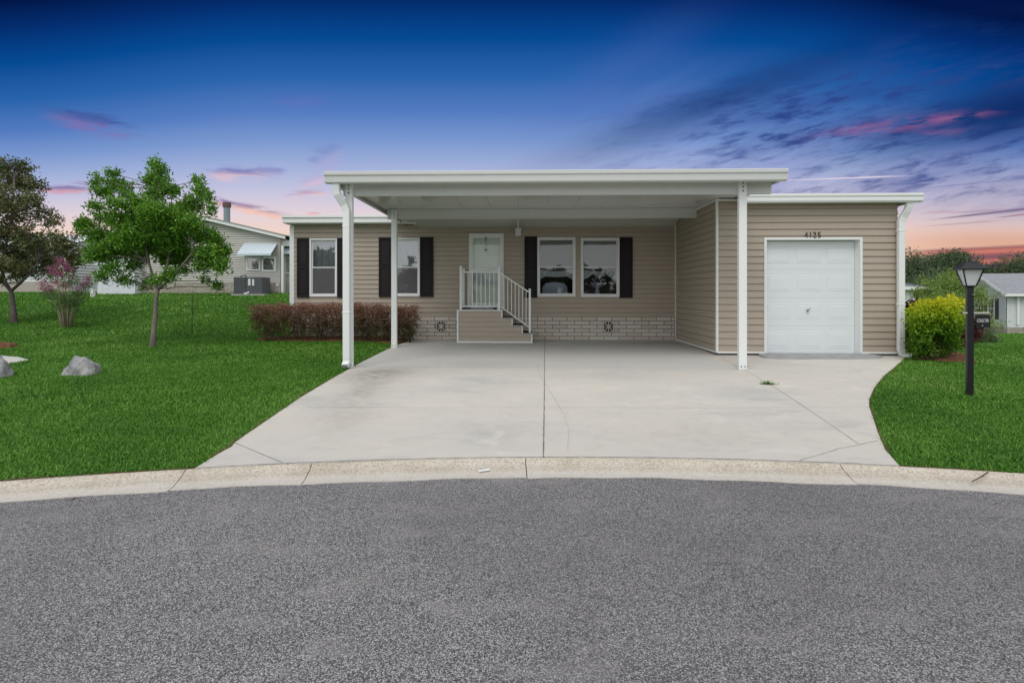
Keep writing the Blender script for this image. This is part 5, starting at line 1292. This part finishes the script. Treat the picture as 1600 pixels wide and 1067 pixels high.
mb = MB(); roofslab(mb, xm, zr, xe, zr - slp * (xe - xm), YN - .32, YN - .28, .15); roofslab(mb, xm, zr, 2 * xm - xe, zr - slp * (xe - xm), YN - .32, YN - .28, .15); mb.build('fascia', WHITE, nb)
mb = MB(); roofslab(mb, xm, zr + .155, xe + .08, zr + .155 - slp * (xe + .08 - xm), YN - .36, YN + 12, .05); roofslab(mb, xm, zr + .155, 2 * xm - xe - .08, zr + .155 - slp * (xe + .08 - xm), YN - .36, YN + 12, .05); mb.build('roof', simple('taupe_roof', (.36, .35, .31), .8, .2), nb)
mb = MB(); roofslab(mb, xm, zr + .0, xe - .1, zr - slp * (xe - .1 - xm), YN - .279, YN + .02, .02); mb.build('soffit', WHITE, nb)
# right wing with its own fascia
YW = YN + .75; xw1 = XW(500, YW)
mb = MB(); siding(mb, (xr2, YW, 0), (1, 0, 0), (0, -1, 0), xw1 - xr2, z0, ze - .1, .118); mb.box(xr2 + .01, xw1 - .02, YW + .02, YW + 8, zg_ - .6, ze - .12); mb.build('wall', GREYS, nb, fix=False)
mb = MB(); mb.box(xr2, xw1, YW - .03, YW + .019, zg_ - .5, z0 - .005); mb.build('skirting', brick_mat('grey_pink_brick', (.36, .31, .27), (.50, .455, .40)), nb)
mb = MB(); mb.box(XW(434, YW - .5), xw1, YW - .55, YW + .3, ZW(445, 384.5, YW - .5), ZW(445, 376, YW - .5)); mb.build('fascia', WHITE, nb)
def awning(a, b, pt, pb, Y, out=.7):
    x0, x1 = XW(a, Y), XW(b, Y); zt, zb = ZW(a, pt, Y), ZW(a, pb, Y - out); zt = ZW(a, pt, Y); mb = MB(); n_ = 9
    for k in range(n_):
        q, w = x0 + (x1 - x0) * k / n_, x0 + (x1 - x0) * (k + 1) / n_
        mb.add([(q + .004, Y - .03, zt), (w - .004, Y - .03, zt), (w - .004, Y - out, zb + .08), (q + .004, Y - out, zb + .08), (q + .004, Y - .03, zt + .02), (w - .004, Y - .03, zt + .02), (w - .004, Y - out, zb + .10), (q + .004, Y - out, zb + .10)], [(0, 1, 2, 3), (4, 5, 6, 7), (0, 1, 5, 4), (1, 2, 6, 5), (2, 3, 7, 6), (3, 0, 4, 7)])
    mb.box(x0, x1, Y - out - .03, Y - out, zb + .0, zb + .10)
    mb.add([(x0, Y - .03, zt), (x0, Y - out, zb + .08), (x0, Y - .03, zb + .08)], [(0, 1, 2)]); mb.build('awning', simple('blue_white_awning', (.56, .63, .68), .45, .5, .05, 3), nb)
awning(382, 434, 381, 399.5, YN); awning(436, 475, 386, 397, YW, .55)
def nwin(par, a, b, pt, pb, Y, inn=DARKIN, curtain=True, fr=WHITE, nm='window'):
    x0, x1, z1, z0 = XW(a, Y), XW(b, Y), ZW(a, pt, Y), ZW(a, pb, Y); w = .07; mb = MB()
    for q in ((x0, x1, z1 - w, z1), (x0, x1, z0, z0 + w), (x0, x0 + w, z0 + w, z1 - w), (x1 - w, x1, z0 + w, z1 - w)): mb.box(q[0], q[1], Y - .07, Y - .022, q[2], q[3])
    o = mb.build(nm, fr, par); mb = MB(); mb.box(x0 + w, x1 - w, Y - .034, Y - .030, z0 + w, z1 - w); mb.build('curtain', simple('dim_curtain', (.42, .42, .37), .8), o)
    mb = MB(); mb.quad((x0 + w, Y - .05, z0 + w), (x1 - w, Y - .05, z0 + w), (x1 - w, Y - .05, z1 - w), (x0 + w, Y - .05, z1 - w)); mb.build('pane', GLASS, o); return o
nwin(nb, 386, 407.5, 402, 423, YN); nwin(nb, 410, 431.5, 402, 424, YN); nwin(nb, 444, 462, 401, 428, YW)
mb = MB(); x = XW(440.8, YN - .1); mb.rsweep([(x, YN - .05, ZW(441, 384, YN)), (x, YN - .05, ZW(441, 400, YN)), (x, YN - .05, ZW(441, 463, YN))], .1, .1, (0, 1, 0)); mb.build('downspout', WHITE, nb)
mb = MB(); x = XW(434, YN); mb.box(x - .06, x + .06, YN - .05, YN - .031, ZW(434, 447, YN), ZW(434, 442.5, YN)); mb.build('outlet_box', LABELW, nb)
chx, chy = XW(354.5, YN + 3), YN + 3; mb = MB(); mb.tube([(chx, chy, ze), (chx, chy, ZW(354, 322, chy))], .17, 14); ck = mb.build('chimney', simple('blue_grey_flue', (.20, .25, .27), .6, .4, .1, 4), nb, smooth=False)
mb = MB(); mb.tube([(chx, chy, ZW(354, 324, chy)), (chx, chy, ZW(354, 317, chy))], .22, 14); mb.build('chimney_cap', simple('rusty_cap', (.12, .07, .06), .8), ck)
# air conditioning unit on its pad
YA = YN - 1.15; xa, xb = XW(365, YA), XW(409.5, YA); za, zb = ZW(387, 459.5, YA), ZW(387, 434, YA)
ac = thing('air_conditioner', 'dark grey packaged air conditioner beside the grey neighbour home', 'air conditioner', ((xa + xb) / 2, YA, za)); xm_ = xa + (xb - xa) * .44
mb = MB(); mb.box(xa, xb, YA, YA + .8, za, zb); mb.box(xa - .01, xb + .01, YA - .01, YA + .81, zb, zb + .03); cab = mb.build('cabinet', SLATEG, ac, bevel=.01)
mb = MB(); n_ = 14
for k in range(n_): q = xa + .03 + (xm_ - xa - .05) * k / n_; mb.box(q, q + .035, YA - .03, YA - .001, za + .04, zb - .03)
tag(mb.build('grille', SLATEG, ac), None)
mb = MB(); 
mb.box(xm_ + .10, xm_ + .22, YA - .008, YA - .001, za + .42, zb - .05); mb.build('notice_label', LABELW, ac)
mb = MB(); mb.box(xm_ + .30, xm_ + .40, YA - .008, YA - .001, za + .42, zb - .07); mb.build('notice_label', LABELW, ac)
mb = MB(); mb.tube([(xa + .2, YA + .3, zb), (xa + .2, YA + .3, zb + .10), (xa + .45, YA + .3, zb + .13), (xa + .45, YA + .3, zb + .02)], .035, 8); mb.build('pipe', SLATEG, ac)
mb = MB(); mb.tube([(xm_ - .03, YA - .12, za + .03), (xm_ + .12, YA - .14, za + .05), (xm_ + .2, YA - .10, za + .10)], .03, 8); mb.tube([(xm_ + .05, YA - .12, za + .02), (xm_ + .05, YA - .1, za - .04)], .03, 8); mb.build('drain_pipe', WHITE, ac)
pd = [Vector(p) for p in ((XW(361, YA - .2), YA - .2), (XW(413, YA - .2), YA - .2), (XW(413, YA), YA + 1.0), (XW(361, YA), YA + 1.0))]
slab('equipment_pad', pd, lambda x, y: za, .35, simple('pad_concrete', (.45, .44, .42), .9))
# white shed
YS2 = YN - .5; sh = thing('white_shed', 'low white utility shed left of the grey neighbour home, half behind the young tree', 'shed', (XW(182, YS2), YS2, 1.3))
x0, x1 = XW(152, YS2), XW(211, YS2); z0_, z1_ = ZW(180, 460, YS2), ZW(180, 414, YS2)
mb = MB(); n_ = 7
for k in range(n_): q = x0 + (x1 - x0) * k / n_; mb.box(q + .004, q + (x1 - x0) / n_ - .004, YS2, YS2 + 2.2, z0_ - .3, z1_)
mb.build('wall', simple('shed_white', (.70, .71, .76), .5), sh); mb = MB(); mb.box(x0 - .08, x1 + .08, YS2 - .1, YS2 + 2.3, z1_ + .003, z1_ + .07); mb.build('roof', WHITE, sh)
# far left home with a pale sheet roof
YF = 35.0; h2 = thing('pale_home', 'pale neighbour home with a blue white roof behind the bronze tree at the far left', 'house', (XW(20, YF), YF, 1.5))
x0, x1 = XW(-150, YF), XW(112, YF); z0_, ze2 = tz(x0, YF) - .2, ZW(50, 381, YF); zr2 = ze2 + 1.05
zmid_ = z0_ + .95
mb = MB(); siding(mb, (x0, YF, 0), (1, 0, 0), (0, -1, 0), x1 - x0, zmid_, ze2, .2); mb.box(x0 + .02, x1 - .02, YF + .03, YF + 8, z0_ - .5, ze2 - .02); mb.build('wall', LGREYS, h2, fix=False)
mb = gable(MB(), (x1, YF, 0), (0, 1, 0), (1, 0, 0), 8, zmid_, ze2, zr2 - .1, .2); mb.build('wall', LGREYS, h2, fix=False)
mb = MB(); mb.box(x0, x1, YF - .03, YF + .025, z0_ - .5, zmid_ - .005); mb.build('skirting', brick_mat('grey_pink_brick', (.36, .31, .27), (.50, .455, .40)), h2)
mb = MB(); y0_ = YF - .4
mb.add([(x0 - .3, y0_, ze2), (x1 + .3, y0_, ze2), (x1 + .3, YF + 4, zr2), (x0 - .3, YF + 4, zr2), (x1 + .3, YF + 8.4, ze2), (x0 - .3, YF + 8.4, ze2)] + [(x0 - .3, y0_, ze2 - .02), (x1 + .3, y0_, ze2 - .02)], [(0, 1, 2, 3), (3, 2, 4, 5)]); mb.build('roof', SHINGW, h2)
mb = MB(); mb.box(x0 - .3, x1 + .3, y0_ - .03, y0_ - .002, ze2 - .16, ze2 + .02); mb.build('fascia', WHITE, h2)
nwin(h2, 60, 78, 392, 420, YF); nwin(h2, 20, 38, 392, 420, YF)
for px, pt, pb, lab in ((145, 452, 463.5, 'short white marker post on the lawn edge right of the pink shrub'), (61, 439, 452.5, 'short white marker post on the lawn edge left of the pink shrub')):
    gp, d = GT(px, pb); mb = MB(); w = .07; mb.box(gp.x - w, gp.x + w, gp.y - w, gp.y + w, gp.z - .1, gp.z + (pb - pt) / F * d); mb.box(gp.x - w - .015, gp.x + w + .015, gp.y - w - .015, gp.y + w + .015, gp.z + (pb - pt) / F * d, gp.z + (pb - pt) / F * d + .03)
    o = mb.build('marker_post', WHITE, bevel=.01); tag(o, lab, 'post')
# right: home seen obliquely
c0 = at_d(1573, 458, 33.0); e1 = Vector((.25 * PC - .97 * PS, .25 * PS + .97 * PC, 0)).normalized(); e2 = Vector((e1.y, -e1.x, 0)); 
hb = thing('pale_grey_home', 'pale grey sided home with dark shutters and grey shingle roof behind the lamp post', 'house', (c0.x, c0.y, -1.2))
zE = CH + .02; zG = tz(c0.x, c0.y); zR = CH + 29.5 / F * 35.3 - .12; zS = CH - 53 / F * 33; GL = 4.7
out1 = -e2; 
mb = gable(MB(), c0, e1, out1, GL, zS, zE, zR, .15); mb.build('wall', LGREYS, hb, fix=False)
mb = MB(); siding(mb, c0, e2, -e1, 1.0, zS, zE, .15); siding(mb, c0 + e2 * 1.0 + e1 * 1.2, e2, -e1, 12, zS, zE, .15); siding(mb, c0 + e2 * 1.0, e1, e2, 1.2, zS, zE, .15); mb.build('wall', LGREYS, hb, fix=False)
PB = brick_mat('grey_pink_brick', (.36, .31, .27), (.50, .455, .40))
def obox(mb, o, ex, ey, a, b, c, d, z0, z1): 
    vs = [o + ex * s_ + ey * t_ for s_, t_ in ((a, c), (b, c), (b, d), (a, d))]; mb.add([(p.x, p.y, z0) for p in vs] + [(p.x, p.y, z1) for p in vs], [(3, 2, 1, 0), (4, 5, 6, 7), (0, 1, 5, 4), (1, 2, 6, 5), (2, 3, 7, 6), (3, 0, 4, 7)])
mb = MB(); z = zS - .005; k = 0
while z > zG - .4:
    x = -.2 if k % 2 else 0
    while x < 12: obox(mb, c0, e2, e1, max(0, x + .008), x + .39, -.05 if x < .8 else 1.16, .0 if x < .8 else 1.2, z - .092, z); x += .4
    x = 0
    while x < GL - .1: obox(mb, c0, e1, -e2, x + .008, min(x + .39, GL), .01, .05, z - .092, z); x += .4
    z -= .1; k += 1
bk = MB(); obox(bk, c0, e1, -e2, 0, GL, -.1, .005, zG - .6, zS - .004); obox(bk, c0, e2, e1, .95, 12, 1.21, 1.35, zG - .6, zS - .004); sk2 = bk.build('skirting', MORTAR, hb); mb.build('brick_facing', PB, sk2)
mb = MB(); ov = .35; A = c0 + e1 * (-.45) - e2 * ov; mid_ = c0 + e1 * GL / 2 - e2 * ov; C3 = c0 + e1 * (GL + .45) - e2 * ov; Lr = 14
zo = zE + .02; zr3 = zR + .16
mb.add([(A.x, A.y, zo - .05), tuple((A + e2 * Lr).xy) + (zo - .05,), tuple((mid_ + e2 * Lr).xy) + (zr3,), (mid_.x, mid_.y, zr3), (C3.x, C3.y, zo - .05), tuple((C3 + e2 * Lr).xy) + (zo - .05,)], [(0, 1, 2, 3), (3, 2, 5, 4)]); mb.build('roof', SHING, hb)
mb = MB()
def slope_board(p, q, z0, z1, t, w): mb.add([(p.x, p.y, z0 - t), (q.x, q.y, z1 - t), (q.x, q.y, z1 - .01), (p.x, p.y, z0 - .01), (p.x + w.x, p.y + w.y, z0 - t), (q.x + w.x, q.y + w.y, z1 - t), (q.x + w.x, q.y + w.y, z1 - .01), (p.x + w.x, p.y + w.y, z0 - .01)], [(0, 1, 2, 3), (4, 5, 6, 7), (0, 1, 5, 4), (2, 3, 7, 6)])
slope_board(A, mid_, zo - .05, zr3, .20, -e2 * .03); slope_board(mid_, C3, zr3, zo - .05, .20, -e2 * .03); slope_board(A, A + e2 * Lr, zo - .05, zo - .05, .20, -e1 * .03); mb.build('fascia', WHITE, hb)
mb = MB(); q0 = c0 + e2 * .55 - e1 * .08; mb.rsweep([(q0.x, q0.y, zE - .15), (q0.x, q0.y, zE - 1), (q0.x, q0.y, zS + .15)], .12, .1, tuple(e2)); mb.build('downspout', WHITE, hb)
def ow(s0, s1, z0, z1):
    mb = MB(); w = .07; z = [z0, z1]
    for a, b, c, d in ((s0, s1, z1 - w, z1), (s0, s1, z0, z0 + w), (s0, s0 + w, z0 + w, z1 - w), (s1 - w, s1, z0 + w, z1 - w), (s0 + w, s1 - w, (z0 + z1) / 2 - .03, (z0 + z1) / 2 + .03)): obox(mb, c0, e1, -e2, a, b, .03, .08, c, d)
    o = mb.build('window', WHITE, hb); mb = MB(); obox(mb, c0, e1, -e2, s0 + w, s1 - w, .032, .04, z0 + w, z1 - w); mb.build('curtain', DARKIN, o)
    for a, b in ((s0 - .36, s0 - .02), (s1 + .02, s1 + .36)): mb = MB(); obox(mb, c0, e1, -e2, a, b, .03, .06, z0, z1); mb.build('shutter', simple('dark_green_shutter', (.02, .035, .032), .5), hb)
zw1, zw0 = CH - 8 / F * 34.5, CH - 40 / F * 34.5; ow(1.06, 1.78, zw0, zw1)
q1 = c0 + e2 * 6 + e1 * 1.6; mb = MB(); obox(mb, q1, e2, e1, -.5, .5, -.3, .3, zo + .5, zo + .62); mb.build('skylight', WHITE, hb)
# right: small home with hip roof beside the downspout
YR = 34.0; xR0, xR1 = XW(1330, YR), XW(1446, YR); zE2, zG2 = ZW(1430, 449, YR), tz(xR1, YR)
h3 = thing('white_home', 'white neighbour home with a dark grey hip roof between the garage downspout and the shrubs', 'house', (xR1 - 2, YR, zG2))
mb = MB(); siding(mb, (xR0, YR, 0), (1, 0, 0), (0, -1, 0), xR1 - xR0 - .6, zG2 - .1, zE2, .2); mb.box(xR0, xR1 - .6, YR + .03, YR + 8, zG2 - .5, zE2 - .01); mb.build('wall', WHITE, h3, fix=False)
mb = MB(); rz_ = ZW(1412, 430, YR + 3.5); xr3 = xR1 - 3.2
mb.add([(xR0 - 1, YR - .5, zE2 + .03), (xR1, YR - .5, zE2 + .03), (xr3, YR + 4, rz_), (xR0 + 3, YR + 4, rz_), (xR1, YR + 8.5, zE2 + .03), (xR0 - 1, YR + 8.5, zE2 + .03)], [(0, 1, 2, 3), (1, 4, 2), (3, 2, 4, 5), (0, 3, 5)]); mb.build('roof', shingle('dark_shingles', (.12, .125, .14, 1), (.22, .225, .24, 1)), h3)
mb = MB(); mb.box(xR0 - 1, xR1, YR - .55, YR - .505, zE2 - .16, zE2 + .05); mb.build('fascia', WHITE, h3)
# pale sloping rail beyond the lamp post
a, b = at_d(1519, 513, 15.5), at_d(1557, 526, 14.2); rl = thing('wooden_rail', 'pale sloping timber rail low behind the lamp post', 'rail', (b.x, b.y, tz(b.x, b.y)))
mb = MB(); dd_ = (b - a).normalized(); sx_ = Vector((-dd_.y, dd_.x, 0)).normalized(); mb.rsweep([a, b], .10, .045, tuple(sx_)); mb.build('rail', simple('pale_timber', (.40, .35, .28), .8, .2, .2, 8), rl)
for p in (a, a.lerp(b, .55), b): mb = MB(); mb.box(p.x - .03, p.x + .03, p.y - .03, p.y + .03, tz(p.x, p.y) - .1, p.z - .02); mb.build('rail_post', BARKD, rl)

for o in list(bpy.data.objects):
    if '_o' in o: del o['_o']
